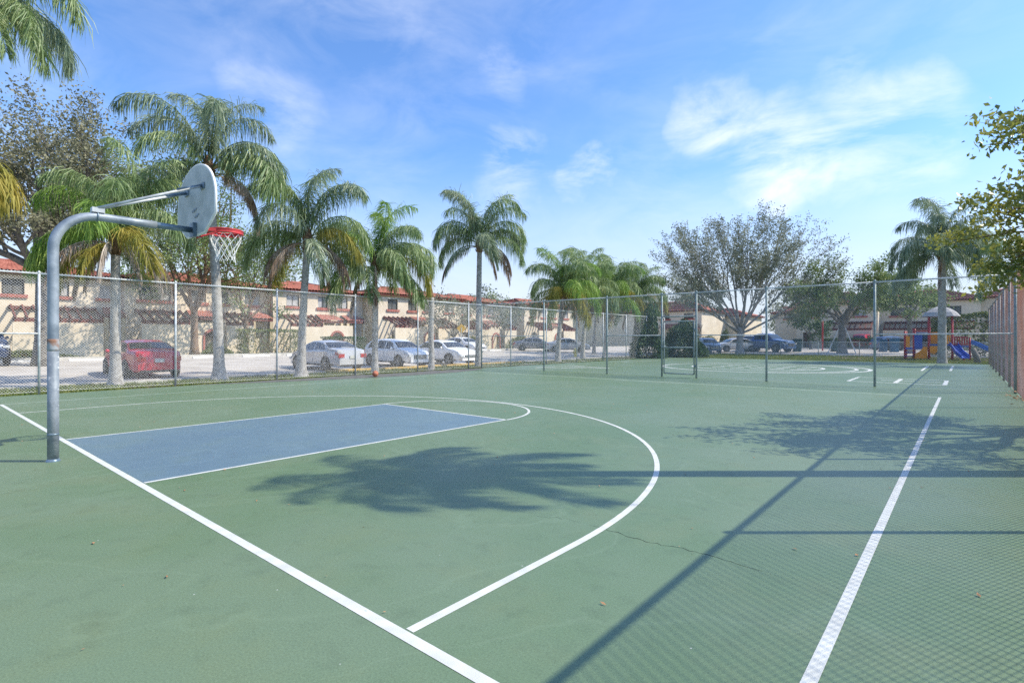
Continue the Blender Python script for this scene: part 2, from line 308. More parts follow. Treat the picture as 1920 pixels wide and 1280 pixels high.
park = sheet('parking_lot', -29.8, -13.55, -45, 70, -0.03, M_ASPH, 'sun bleached asphalt parking lot before the townhouses')
road = sheet('road', -29.6, 60, 51.5, 71.5, -0.012, M_ASPH, 'pale asphalt road beyond the playground lawn')
lawn_far = None
# court slab
court = thing('court', None, None); court['kind'] = 'structure'; court['label'] = 'green painted sports court with white lines and blue key'
MB().bx(-10.62, 9.85, -9, 40.2, -0.055, 0.0).build('green_surface', M_GREEN, court)
MB().bx(-11.15, -10.62, 6.5, 27, -0.055, -0.006).build('asphalt_edge', M_ASPHD, court)
MB().bx(9.85, 10.6, -9, 41, -0.055, -0.004).build('asphalt_edge', M_ASPHD, court)

KY = 5.69; R3 = 6.133; B3 = 1.503; C3 = -0.02; XL, XR, YH = -8.326, 7.74, 15.694
def strip(pts, wd, z, m, name='court_line', close=False):
    pts = [Vector((p[0], p[1], 0)) for p in pts]; n = len(pts); V = []
    for i, p in enumerate(pts):
        a = pts[i - 1] if (i > 0 or close) else p; b = pts[(i + 1) % n] if (i < n - 1 or close) else p
        d = (b - a).normalized(); q = Vector((-d.y, d.x, 0)) * wd / 2
        V += [(p + q).to_tuple(), (p - q).to_tuple()]
    z = .0012 + (z - .004) * .75; V = [(x, y, z) for x, y, _ in V]; F = [(2 * i, 2 * i + 1, 2 * ((i + 1) % n) + 1, 2 * ((i + 1) % n)) for i in range(n if close else n - 1)]
    return quads(name, V, F, m, court)
def arc(cx, cy, r, a0, a1, n=64): return [(cx + r * math.cos(a0 + (a1 - a0) * i / n), cy + r * math.sin(a0 + (a1 - a0) * i / n)) for i in range(n + 1)]
MB().bx(-1.83, 1.83, 0.04, KY, -0.05, 0.0006).build('blue_key', M_BLUE, court)
LW = 0.052
strip([(XL, 0), (9.2, 0)], 0.066, 0.0054, M_LINE)                       # baseline
strip([(XR, 0.05), (XR, YH)], 0.060, 0.0062, M_LINE)                   # near sideline
strip([(XL, 0.05), (XL, YH)], 0.055, 0.0050, M_LINE2)                  # far sideline
strip([(XL, YH), (XR - 0.05, YH)], 0.06, 0.0044, M_LINE2)               # far end line
for sx in (-1, 1): strip([(sx * 1.83, 0.045), (sx * 1.83, KY)], LW, 0.0046, M_LINE)
strip([(-1.8, KY), (1.8, KY)], LW, 0.0052, M_LINE)
strip(arc(0, KY, 1.854, 0, math.pi), LW, 0.0058, M_LINE)
strip([(C3 + R3, 0.045), (C3 + R3, B3)] + arc(C3, B3, R3, 0, math.pi, 128)[1:] + [(C3 - R3, 0.045)], 0.058, 0.0050, M_LINE)
# far play court markings
strip(arc(-0.1, 28.3, 4.9, 0, 2 * math.pi, 72)[:-1], 0.17, 0.0048, M_LINE, close=True)
strip(arc(-0.25, 28.3, 4.5, -1.2, 1.2, 40), 0.15, 0.0054, M_LINE)
strip(arc(-0.3, 28.3, 3.15, 0, 2 * math.pi, 60)[:-1], 0.15, 0.0040, M_LINE, close=True)
for i in range(5):
    for j in range(3):
        x = -2.1 + i * 0.95; y = 27.0 + j * 1.25
        strip([(x, y), (x + 0.62, y + 0.15)], 0.24, 0.0040, M_LINE)
strip([(5.06, 20.4), (5.06, 22.95), (7.72, 22.95)], 0.11, 0.0048, M_LINE); strip([(5.9, 21.7), (7.6, 21.7)], 0.10, 0.0044, M_LINE); strip([(5.1, 20.4), (7.72, 20.4)], 0.11, 0.0040, M_LINE)
strip([(6.41, 20.5), (6.41, 22.8)], 0.13, 0.0054, M_LINE); strip([(7.72, 20.45), (7.72, 22.9)], 0.12, 0.0062, M_LINE)
strip([(6.64, 29.9), (6.64, 35.7)], 0.10, 0.0048, M_LINE); strip([(7.68, 30.6), (7.68, 36.8)], 0.10, 0.0048, M_LINE)
strip([(-8.9, 20.3), (-5.6, 22.2)], 0.13, 0.0044, M_LINE); strip([(-8.6, 23.2), (-5.6, 22.25)], 0.13, 0.0052, M_LINE); strip([(-8.9, 20.4), (-8.6, 23.2)], 0.13, 0.0054, M_LINE)
strip([(-7.6, 20.9), (-7.4, 22.9)], 0.11, 0.0060, M_LINE)
strip([(-9.1, 29.8), (-7.9, 34.3)], 0.10, 0.0048, M_LINE)
# cracks
def crack(pts, wd, seed):
    rr = random.Random(seed); P = []
    for (a, b) in zip(pts[:-1], pts[1:]):
        n = max(2, int(math.dist(a, b) / 0.035))
        for i in range(n):
            t = i / n; P.append((a[0] + (b[0] - a[0]) * t + rr.uniform(-.014, .014), a[1] + (b[1] - a[1]) * t + rr.uniform(-.014, .014)))
    V = []; 
    for i, p in enumerate(P):
        q = P[min(i + 1, len(P) - 1)]; o_ = P[max(i - 1, 0)]; d = Vector((q[0] - o_[0], q[1] - o_[1])); d = d.normalized() if d.length > 0 else Vector((1, 0))
        ww = wd * rr.uniform(0.15, 1.0) * min(1, i / 4, (len(P) - 1 - i) / 4); V += [(p[0] - d.y * ww, p[1] + d.x * ww, 0.0007), (p[0] + d.y * ww, p[1] - d.x * ww, 0.0007)]
    quads('crack', V, [(2 * i, 2 * i + 1, 2 * i + 3, 2 * i + 2) for i in range(len(P) - 1)], M_CRACK, court)
crack([(5.42, 1.80), (5.75, 1.945), (5.97, 1.955)], 0.0016, 1)
crack([(5.97, 1.955), (6.15, 1.947), (6.41, 1.923), (6.59, 1.931), (6.73, 1.965), (6.90, 1.963), (7.10, 1.95), (7.34, 1.945)], 0.0052, 2)
crack([(2.3, 3.4), (2.9, 3.2), (3.3, 3.3)], 0.002, 3)
crack([(-2.2, 12.4), (-1.2, 12.9), (0.4, 12.7)], 0.003, 4)
crack([(2.5, 27.0), (-4.5, 36.5)], 0.012, 5)
# debris on the court: bits of leaf and twig
rr = random.Random(11); V = []; F = []
for i in range(340):
    x = rr.uniform(-9.5, 9.2); y = rr.uniform(-1.5, 17.5); s_ = rr.uniform(0.006, 0.022); a = rr.uniform(0, 6.28); z = 0.007
    c_, n_ = math.cos(a) * s_, math.sin(a) * s_; k = rr.uniform(.25, .6); b = len(V)
    V += [(x - c_, y - n_, z), (x + n_ * k, y - c_ * k, z + rr.uniform(0, .008)), (x + c_, y + n_, z + rr.uniform(0, .01)), (x - n_ * k, y + c_ * k, z + .002)]; F.append((b, b + 1, b + 2, b + 3))
tag(stuff(quads('leaf_debris', V, F, M_LITTER)), 'scattered dry leaf bits lying on the green court', 'leaves')
V = []; F = []
for i in range(700):
    x = 9.62 + rr.gauss(0, .22); y = rr.uniform(12, 19.5) if i % 3 else rr.gauss(16.6, .5); s_ = rr.uniform(0.02, 0.05); a = rr.uniform(0, 6.28); z = 0.012 + rr.uniform(0, .05)
    c_, n_ = math.cos(a) * s_, math.sin(a) * s_; k = .5; b = len(V)
    V += [(x - c_, y - n_, z), (x + n_ * k, y - c_ * k, z + rr.uniform(0, .03)), (x + c_, y + n_, z + rr.uniform(0, .03)), (x - n_ * k, y + c_ * k, z)]; F.append((b, b + 1, b + 2, b + 3))
tag(stuff(quads('leaf_litter', V, F, M_LITTER)), 'orange brown fallen leaves heaped along the rusty fence foot', 'leaves')

dirt = sheet('dirt_patch', -13.2, -10.66, 2.2, 11.5, -0.052, M_MULCH, 'bare brown dirt under the palms along the fence'); dirt['kind'] = 'structure'
# kerbs
def kerb(name, label, x0, x1, y0, y1, z0, h, m):
    o = MB().bx(x0, x1, y0, y1, z0 - 0.2, z0 + h).build(name, m); o['kind'] = 'structure'; o['label'] = label; return o
kerb('kerb', 'worn grey concrete kerb between lawn strip and parking', -13.55, -13.37, -45, 11.0, 0, 0.05, M_CONC)
kerb('yellow_kerb', 'faded yellow painted kerb behind the white cars', -13.56, -13.36, 11.0, 25, 0, 0.09, M_YEL)
kerb('kerb', 'grey kerb at the far end of the parking edge', -13.55, -13.37, 25.0, 51, 0, 0.05, M_CONC)
kerb('kerb', 'pale kerb before the townhouse gardens', -30.0, -29.8, -45, 71, 0.36, 0.13, M_CONC)
kerb('kerb', 'pale kerb along the far side of the road', -29, 60, 71.5, 71.7, 0.33, 0.13, M_CONC)
kerb('kerb', 'pale kerb edging the playground lawn', -13.3, 60, 51.3, 51.5, 0.03, 0.12, M_CONC)
stop_me = MB().prism([(-.09, 0), (.09, 0), (.06, .11), (-.06, .11)], lambda a, b, t: (a, t, b), -0.9, 0.9).mesh('parking_block', M_WHITEC)
for i in range(13):
    y = 2.6 + i * 3.05
    o = link('parking_block', stop_me, None, (-28.9, y, gz(-28.9, y) - 0.03)); nth = ['first', 'second', 'third', 'fourth', 'fifth', 'sixth', 'seventh', 'eighth', 'ninth', 'tenth', 'eleventh', 'twelfth', 'thirteenth'][i]
    tag(o, 'white concrete parking block, %s from the pole along the townhouse kerb' % nth, 'parking block', 'white parking blocks before the townhouses')
stop2 = MB().prism([(-.09, 0), (.09, 0), (.06, .11), (-.06, .11)], lambda a, b, t: (a, t, b), -0.9, 0.9).mesh('parking_block', M_YEL)
for y, l in ((12.9, 'yellow parking block behind the silver sedan'), (17.3, 'yellow parking block in front of the white hatchback'), (20.7, 'yellow parking block in front of the white sedan')):
    tag(link('parking_block', stop2, None, (-13.95, y, -0.03)), l, 'parking block', 'yellow parking blocks along the fence')

# ------------------------------------------------------------------ chain link fences
FH = 3.26
def chain_mesh(name, wd, h, m, pitch=0.072, rad=0.0025, z0=0.04, seg=0.55):
    V = []; F = []
    H = h - z0
    def prism(a, b, off):
        d = np.array([b[0] - a[0], b[1] - a[1]]); L = np.hypot(*d)
        if L < 1e-4: return
        d /= L; k = max(1, int(math.ceil(L / seg))); n_ = np.array([-d[1], d[0]])
        base = len(V)
        for i in range(k + 1):
            p = np.array(a) + d * (L * i / k)
            for ang in (0, 2.094, 4.189):
                q = p + n_ * rad * math.cos(ang); V.append((q[0], off + rad * math.sin(ang), q[1] + z0))
        for i in range(k):
            for j in range(3):
                F.append((base + i * 3 + j, base + i * 3 + (j + 1) % 3, base + (i + 1) * 3 + (j + 1) % 3, base + (i + 1) * 3 + j))
    x = -H
    while x < wd:
        for sgn in (1, -1):
            xa, xb = x, x + H; za, zb = 0.0, H
            if xa < 0: za = -xa; xa = 0
            if xb > wd: zb = H - (xb - wd); xb = wd
            if xb - xa > 0.01:
                if sgn == 1: prism((xa, za), (xb, zb), 0.0022)
                else: prism((xa, H - za), (xb, H - zb), -0.0022)
        x += pitch
    me = bpy.data.meshes.new(name); me.from_pydata(V, [], F); me.materials.append(m); return me
def fence(name, label, A, B, posts, h, m_post, m_rail, m_wire, pr=0.03, rr_=0.021, midrail=(), rad=0.0025, gate_bay=None, far_from=None, mesh_side=1):
    """posts: distances along A->B; local x along fence"""
    A = Vector((A[0], A[1], 0)); B = Vector((B[0], B[1], 0)); d = (B - A); L = d.length; rz = math.atan2(d.y, d.x)
    t = thing(name, label, 'fence', A, rz)
    pm = MB().tube([(0, 0, -0.1), (0, 0, h + 0.0)], pr, 10).mesh('post', m_post, True)
    cm = MB().lathe([(pr + .006, -0.02), (pr + .006, 0.02), (pr * .7, 0.05), (0.004, 0.065)], n=10).mesh('post_cap', m_post, True)
    bandm = MB().lathe([(pr + .004, -0.02), (pr + .004, 0.02)], n=10).mesh('tension_band', m_post, True)
    for i, p in enumerate(posts):
        po = link('post', pm, t, (p, 0, 0)); link('post_cap', cm, po, (0, 0, h + 0.01))
    for i, (a, b) in enumerate(zip(posts[:-1], posts[1:])):
        MB().tube([(a, 0, h - 0.01), (b, 0, h - 0.01)], rr_, 8).build('top_rail', m_rail, t, True)
        if i in midrail: MB().tube([(a, 0, h * .5), (b, 0, h * .5)], rr_ * .95, 8).build('middle_rail', m_rail, t, True)
        if i == gate_bay: continue
        rd = rad * (.72 if (far_from is not None and a > far_from) else 1.0); key = ('chain', round(b - a, 2), h, m_wire.name, rd)
        if key not in CH: CH[key] = chain_mesh('chain_link_panel', round(b - a, 2), h + .045, m_wire, rad=rd)
        stuff(link('chain_link_panel', CH[key], t, (a, 0.034 * mesh_side, 0)))
        MB().tube([(a, 0.034 * mesh_side, 0.06), (b, 0.034 * mesh_side, 0.05)], 0.004, 4).build('tension_wire', m_wire, t)
    return t
CH = {}
SP = 3.27
lp = [1.0 + SP * i for i in range(-4, 13)]       # along Y at X=-10.84
fence('chain_link_fence', 'galvanised chain link fence between the court and the parked cars', (-10.84, lp[0]), (-10.84, lp[-1]), [y - lp[0] for y in lp], FH, M_GALV, M_GALV, M_WIRE, midrail=(3,), pr=0.031, rr_=0.024, rad=0.0017, far_from=30, mesh_side=1)
cx = [-10.84, -6.81, -3.44, -0.95, 0.44, 2.93, 6.08, 9.27]
fence('chain_link_fence', 'chain link cross fence with a gate dividing the two courts', (-10.84, 18.3), (9.27, 18.3), [x + 10.84 for x in cx], FH, M_GPOST, M_GALV, M_WIREG, midrail=(0, 2, 4, 6), gate_bay=3, pr=0.036, rad=0.0018, mesh_side=-1)
rp = [4.54 + SP * i for i in range(-4, 12)]
rp = sorted(rp + [18.3]); rp = [p for p in rp if not (17 < p < 18.2)]
fence('chain_link_fence', 'rusty chain link fence seen edge on beside the near sideline', (9.27, rp[0]), (9.27, rp[-1]), [y - rp[0] for y in rp], FH, M_RPOST, M_RPOST, M_WIRER, pr=0.033, rr_=0.026, rad=0.0029, mesh_side=-1, midrail=())
# gate in the cross fence
g = thing('fence_gate', 'green grey framed chain link gate standing shut in the cross fence', 'gate', (-0.95, 18.3, 0))
gw, g0, g1 = 1.39, 0.14, 2.18
fr = MB()
MB().tube([(0.09, 0, g0), (0.09, 0, g1)], 0.026, 8).build('frame_upright', M_GPOST, g, True); MB().tube([(gw - 0.09, 0, g0), (gw - 0.09, 0, g1)], 0.026, 8).build('frame_upright', M_GPOST, g, True)
for z in (g0, 1.16, g1): MB().tube([(0.09, 0, z), (gw - 0.09, 0, z)], 0.024, 8).build('frame_bar', M_GPOST, g, True)
MB().tube([(0.03, 0, 2.36), (gw - 0.03, 0, 2.36)], 0.024, 8).build('header_bar', M_GPOST, g, True)
stuff(link('chain_link_panel', chain_mesh('chain_link_panel', gw - 0.18, g1, M_WIREG, rad=0.0021, z0=g0), g, (0.09, -0.03, 0)))
stuff(link('chain_link_panel', chain_mesh('chain_link_panel', gw - 0.06, FH, M_WIREG, rad=0.0021, z0=2.37), g, (0.03, -0.03, 0)))
for z in (0.45, 1.85): MB().lathe([(0.04, -0.04), (0.04, 0.04)], (gw - 0.05, 0, z), 10).build('hinge', M_GPOST, g, True)
MB().bx(0.0, 0.12, -0.06, 0.06, 1.14, 1.24).build('latch', M_GPOST, g)
# diagonal truss rods in the corner bays
for (a, b) in ((((9.27 - 6.08) * 0 + 20.0, 0), (16.9, 0)),): pass

# ------------------------------------------------------------------ basketball hoop
HX, HY = -0.157, -0.365
h = thing('basketball_hoop', 'grey steel gooseneck basketball hoop with fan backboard, red rim and white net', 'basketball hoop', (HX, HY, 0))
br = 0.46; zt = 3.03
pts = [(0, 0, -0.05), (0, 0, 0.6), (0, 0, 1.2), (0, 0, 1.9), (0, 0, zt - br)] + [(0, br - br * math.cos(a), zt - br + br * math.sin(a)) for a in [math.pi / 2 * i / 12 for i in range(1, 13)]] + [(0, 0.8, zt), (0, 1.08, zt)]
MB().lathe([(.075, -.02), (.072, .008), (.062, .02), (.058, .03)], n=24).build('base_collar', M_POLED, h, True)
pole = MB().tube(pts, [.056] * 5 + [.056 - .004 * i / 12 for i in range(1, 13)] + [.051, .050], 24).build('pole', M_POLE, h, True)
MB().tube([(0, 1.0, zt), (0, 1.50, zt)], 0.041, 20).build('arm_extension', M_POLED, h, True)
MB().lathe([(.0568, -.05), (.0568, 1.36)], n=24).build('worn_lower_pole', M_POLEW, pole, True)
MB().lathe([(.0572, 1.33), (.0576, 1.36), (.0576, 1.45), (.0568, 1.475)], n=24).build('rust_band', M_RUST, pole, True)
MB().lathe([(.0585, .315), (.0585, .335)], n=24).build('weld_seam', M_POLED, pole, True)
MB().tube([(-.056 * math.cos(a), 0.43, zt + .056 * math.sin(a)) for a in [2 * math.pi * i / 20 for i in range(20)]], 0.010, 6, close=True).build('clamp', M_POLED, h, True)
MB().bx(-.05, .05, 0.37, 0.50, zt + .050, zt + .11).build('clamp_bracket', M_GALV, h)
yb = 1.56
for s in (-1, 1):
    b_ = MB().tube([(s * .03, 0.42, zt + .10), (s * .30, yb - 0.04, 3.60)], 0.019, 10).build('brace_bar', M_GALV, h, True)
    MB().tube([(s * .235, 1.26, 3.505), (s * .30, yb - 0.02, 3.61)], 0.023, 10).build('brace_sleeve', M_POLED, b_, True)
    MB().bx(s * .30 - .07, s * .30 + .07, yb - .02, yb - .004, 3.57, 3.65).build('brace_foot', M_POLED, b_)
W_, zb, ztp = 0.69, 2.97, 3.95
outl = [(-.33, zb), (.33, zb), (W_, zb + .22), (W_, zb + .46)] + [(W_ * math.cos(a), zb + .46 + (ztp - zb - .46) * math.sin(a)) for a in [math.pi * i / 20 for i in range(1, 20)]] + [(-W_, zb + .46), (-W_, zb + .22)]
bd = MB().prism(outl, lambda a, b, t: (a, t, b), yb, yb + .034).build('backboard', M_BOARD, h)
rimpts = [(a * 1.004, (b - 3.4) * 1.004 + 3.4) for a, b in outl]
MB().tube([(a, yb + .017, b) for a, b in rimpts], 0.0205, 6, close=True).build('edge_band', M_BOARDE, bd, True)
MB().bx(-.075, .075, yb - .05, yb - .004, zt - .10, zt + .10).build('mount_plate', M_POLED, h)
for (x, z) in ((.02, 3.33), (.05, 3.22), (-.05, 3.31), (.1, 3.24)): MB().bx(x - .05, x + .05, yb - .008, yb - .001, z - .012, z + .012).build('scuff_strip', M_POLED, bd)
RZ, RYc, RR = 3.085, yb + .034 + .15 + .23, 0.23
MB().tube([(RR * math.cos(a), RYc + RR * math.sin(a), RZ) for a in [2 * math.pi * i / 40 for i in range(40)]], 0.0125, 8, close=True).build('rim', M_RIM, h, True)
MB().tube([(RR * math.cos(a), RYc + RR * math.sin(a), RZ - .045) for a in [2 * math.pi * i / 40 for i in range(40)]], 0.0125, 8, close=True).build('rim', M_RIM, h, True)
MB().prism([(RR * 1.0 * math.cos(a), RR * math.sin(a)) for a in [2 * math.pi * i / 40 for i in range(40)]], lambda a, b, t: (a * t, RYc + b * t, RZ), 1, 1.0001)
rb = MB()
for i in range(40):
    a, b = 2 * math.pi * i / 40, 2 * math.pi * (i + 1) / 40; 
    for r_ in (RR + .006,): rb.add([(r_ * math.cos(a), RYc + r_ * math.sin(a), RZ - .045), (r_ * math.cos(b), RYc + r_ * math.sin(b), RZ - .045), (r_ * math.cos(b), RYc + r_ * math.sin(b), RZ), (r_ * math.cos(a), RYc + r_ * math.sin(a), RZ)], [(0, 1, 2, 3)])
rb.build('rim_band', M_RIM, h, True)
MB().prism([(-.10, yb + .036), (.10, yb + .036), (.16, RYc - .15), (-.16, RYc - .15)], lambda a, b, t: (a, b, t), RZ - .05, RZ - .006).build('rim_bracket', M_RIM, h)
for s in (-1, 1): MB().tube([(s * .08, yb + .05, RZ - .14), (s * .17, RYc - .13, RZ - .04)], .011, 6).build('rim_strut', M_RIM, h)
net = MB(); rows = [(.215, -.055), (.205, -.13), (.178, -.21), (.148, -.29), (.125, -.37), (.135, -.44)]
for k in range(12):
    for sg in (1, -1):
        pp = []
        for j, (r_, z) in enumerate(rows):
            a = 2 * math.pi * (k + sg * 0.5 * j) / 12; pp.append((r_ * math.cos(a), RYc + r_ * math.sin(a), RZ + z + .03 * math.sin(k * 2.1) * j / 5))
        net.tube(pp, 0.0042, 4)
    a = 2 * math.pi * k / 12; net.tube([(RR * math.cos(a), RYc + RR * math.sin(a), RZ - .03), (.215 * math.cos(a), RYc + .215 * math.sin(a), RZ - .06)], .006, 4)
net.build('net', M_NET, h)

# ball
bl = thing('basketball', 'orange basketball lying by the fence foot', 'ball', (-9.42, 10.78, 0.124))
def sphere(r, nu=20, nv=12): return [(max(.0005, r * math.sin(math.pi * i / nv)), -r * math.cos(math.pi * i / nv)) for i in range(nv + 1)]
MB().lathe(sphere(.12), n=24).build('skin', M_BALL, bl, True)
for rot in ((0, 0), (R(90), 0), (0, R(90))):
    mm_ = Matrix.Rotation(rot[0], 3, 'X') @ Matrix.Rotation(rot[1], 3, 'Y')
    MB().tube([mm_ @ Vector((.1195 * math.cos(a), .1195 * math.sin(a), 0)) for a in [2 * math.pi * i / 32 for i in range(32)]], .0028, 5, close=True).build('seam', M_BLACK, bl)
quads('shade_dirt_strip', [(-10.7, 4.6, .0025), (-9.9, 7.0, .0025), (-9.25, 9.5, .0025), (-9.0, 12, .0025), (-9.15, 15, .0025), (-9.9, 17.3, .0025), (-10.7, 18.2, .0025)], [(0, 1, 2, 3, 4, 5, 6)], M_ASPHD, court)  # dark sheet with shade and dirt by the left fence painted in

# ------------------------------------------------------------------ palms
def frond_mesh(name, elev, bend, L, lmax, droop, seed, m, n=62, width=0.026, dead=False, ex=1.25):
    """feather frond along +X from the origin; gravity down -Z"""
    r = np.random.RandomState(seed); NS = 26
    s = np.linspace(0, 1, NS); ang = R(elev) - R(bend) * s ** ex
    P = np.zeros((NS, 3)); dl = L / (NS - 1); side = np.cumsum(r.uniform(-.012, .012, NS)) * L * .25
    for i in range(1, NS): P[i] = P[i - 1] + dl * np.array([math.cos(ang[i - 1]), 0, math.sin(ang[i - 1])])
    P[:, 1] = side - side[0]
    V = []; F = []
    # rachis: 3-sided tapering tube
    for i in range(NS):
        rad = 0.028 * (1 - .88 * s[i]) + .004; t = np.array([math.cos(ang[i]), 0, math.sin(ang[i])]); u = np.array([-t[2], 0, t[0]])
        for a in (0, 2.094, 4.189): V.append(P[i] + rad * (np.array([0, 1, 0]) * math.cos(a) + u * math.sin(a)))
    for i in range(NS - 1):
        for j in range(3): F.append((i * 3 + j, i * 3 + (j + 1) % 3, i * 3 + 3 + (j + 1) % 3, i * 3 + 3 + j))
    for k in range(n * 2):
        sd = 1 if k % 2 else -1
        q = 0.14 + 0.86 * (k // 2 + r.uniform(0, 1)) / n
        q = min(q, .995); fi = q * (NS - 1); i = int(fi); fr = fi - i; p = P[i] * (1 - fr) + P[min(i + 1, NS - 1)] * fr; a = ang[i]
        t = np.array([math.cos(a), 0, math.sin(a)]); u = np.array([-t[2], 0, t[0]])
        ll = lmax * r.choice([.7, .9, 1.0, 1.1, 1.25]) * (0.35 + 0.65 * math.sin(math.pi * min(1, (q - .05) * 1.02)) ** .6) * r.uniform(.75, 1.1)
        if q > .9: ll *= (1 - (q - .9) * 4.5)
        fan = r.uniform(-.6, .95)
        d = sd * np.array([0, 1, 0]) * math.cos(fan) + u * math.sin(fan) + t * r.uniform(.35, .8)
        if dead: d = sd * np.array([0, .35, 0]) + t * .7 + np.array([0, 0, -.6])
        d /= np.linalg.norm(d); g = np.array([0, 0, -1.0])
        dr = min(1.1, droop * r.uniform(.55, 1.35))
        p1 = p + ll * .33 * (d * (1 - .4 * dr) + g * .42 * dr)
        d2 = d * (1 - .8 * dr) + g * .9 * dr; d2 = d2 / max(.3, np.linalg.norm(d2)); p2 = p1 + ll * .36 * d2
        d3 = d * max(0, 1 - 1.2 * dr) + g * 1.3 * dr + r.uniform(-.12, .12, 3); d3 = d3 / max(.3, np.linalg.norm(d3)); p3 = p2 + ll * .33 * d3
        wv = np.cross(d2, r.uniform(-1, 1, 3)); wn = np.linalg.norm(wv); wv = wv / wn if wn > .05 else np.array([1, 0, 0]); ww = width * .5 * r.uniform(.7, 1.2)
        b = len(V); V += [p - wv * ww * .5, p + wv * ww * .5, p1 - wv * ww, p1 + wv * ww, p2 - wv * ww * .8, p2 + wv * ww * .8, p3 - wv * ww * .12, p3 + wv * ww * .12]
        F += [(b, b + 1, b + 3, b + 2), (b + 2, b + 3, b + 5, b + 4), (b + 4, b + 5, b + 7, b + 6)]
    me = bpy.data.meshes.new(name); me.from_pydata([tuple(v) for v in V], [], F); me.materials.append(m); return me
FR = {}
# kind: (elevation, bend, length, leaflet, droop, dead)
FK = {'up': (88, 118, 3.7, .92, .70, 0), 'hi': (78, 150, 3.6, 1.05, .86, 0), 'mid': (60, 164, 3.4, 1.12, .97, 0), 'low': (36, 138, 3.2, 1.1, 1.02, 0), 'drop': (12, 102, 3.0, 1.0, 1.05, 0), 'dead': (8, 98, 2.8, .66, 1.0, 1), 'hang': (28, 130, 3.6, 1.1, 1.05, 0)}
def frond(kind, mm, k):
    key = (kind, mm.name, k % 3)
    if key not in FR:
        e, b, L, l, d, dd = FK[kind]; FR[key] = frond_mesh('frond', e + (k % 3 - 1) * 6, b + (k % 3 - 1) * 8, L, l, d, hash(kind) % 97 * 0 + 13 * (k % 3) + len(FR), mm, dead=bool(dd), n=165 if not dd else 90, ex={'up': 2.3, 'hi': 1.8, 'mid': 1.4, 'dead': .8, 'drop': .9}.get(kind, 1.15))
    return FR[key]
def palm(label, x, y, ht, seed, lean=(0, 0), tr=0.135, scale=1.0, mats=(M_FR1, M_FR2), nk=(3, 5, 5, 4, 2, 2), deadm=M_FR4, base=1.7, group='queen palms along the court', extra=(), z=None, yellow=0, trunk=True, bootlen=0.55):
    r = random.Random(seed); z0 = gz(x, y) - .05 if z is None else z
    t = thing('palm_tree', label, 'palm tree', (x, y, z0), 0, group)
    # trunk with leaf-scar rings
    NP = int(ht / 0.09); pts = []; rad = []
    for i in range(NP + 1):
        q = i / NP; pts.append((lean[0] * q ** 1.6, lean[1] * q ** 1.6, ht * q))
        flare = 1 + (base - 1) * math.exp(-q * ht / 0.28)
        rad.append(tr * flare * (1.08 - .28 * q) * (1 + (.035 if i % 2 else -.02) * r.uniform(.4, 1.4)))
    MB().tube(pts, rad, 14).build('trunk', M_PTRUNK, t, True)
    top = Vector(pts[-1]); tx, ty = top.x, top.y
    # fibrous boots under the crown
    b = MB(); b.lathe([(tr * .8, -bootlen), (tr * 1.25, -bootlen * .55), (tr * 1.35, 0), (tr * .9, .28), (tr * .35, .5)], top, 12)
    for i in range(22):
        a = r.uniform(0, 6.28); zz = -bootlen * r.uniform(0, .95); c = Vector((math.cos(a), math.sin(a), 0)); p0 = top + c * tr * 1.0 + Vector((0, 0, zz)); p1 = p0 + c * r.uniform(.05, .16) + Vector((0, 0, r.uniform(.08, .28)))
        b.tube([p0, p1], [.035, .012], 5)
    b.build('leaf_boots', M_BOOT, t, True)
    kinds = ['up'] * nk[0] + ['hi'] * nk[1] + ['mid'] * nk[2] + ['low'] * nk[3] + ['drop'] * nk[4] + ['dead'] * nk[5]
    az = r.uniform(0, 6.28); lst = []
    for i, kd in enumerate(kinds):
        az += 2.399 + r.uniform(-.25, .25); m_ = deadm if kd == 'dead' else (r.choice(mats))
        if yellow and kd in ('low', 'drop') and r.random() < yellow: m_ = M_FR3
        lst.append((kd, az, r.uniform(.86, 1.1), m_))
    lst += list(extra)
    for i, (kd, a, s_, m_) in enumerate(lst):
        o = link('frond', frond(kd, m_, r.randint(0, 2)), t, (tx + math.cos(a) * tr * .7, ty + math.sin(a) * tr * .7, ht + (.18 if kd in ('up', 'hi') else -.02 if kd in ('mid', 'low') else -.22)), (0 if kd == 'dead' else r.uniform(-.32, .32), r.uniform(-.10, .10), a), (s_ * scale,) * 3)
    return t
RT = math.atan2(.6491, .7606)      # azimuth of camera right
A_R, A_L, A_F, A_B = RT, RT + math.pi, RT - math.pi / 2, RT + math.pi / 2     # right, left, toward camera, away
palm('tall palm at the picture edge whose hanging fronds reach in from above', -12.7, -0.15, 10.9, 3, lean=(.0, -.1), tr=.17, nk=(3, 5, 4, 2, 0, 0), scale=1.0, group=None,
     extra=(('hang', A_R - .1, .85, M_FR1), ('hang', A_R + .35, .9, M_FR2), ('drop', A_R - .5, .95, M_FR1), ('drop', A_R + .1, .95, M_FR1), ('drop', A_F + .5, 1.0, M_FR2), ('hang', A_F + .9, .95, M_FR1)))
palm('low palm just out of view whose yellow fronds hang at the left edge', -13.0, -1.75, 6.6, 77, tr=.15, scale=1.0, mats=(M_FR3, M_FR1), nk=(3, 4, 4, 3, 0, 0), group=None, extra=(('hang', A_R, 1.0, M_FR3), ('hang', A_R + .4, 1.0, M_FR3), ('low', A_R - .2, .95, M_FR3), ('drop', A_R + .1, 1.1, M_FR3), ('drop', A_R - .4, 1.1, M_FR3)))
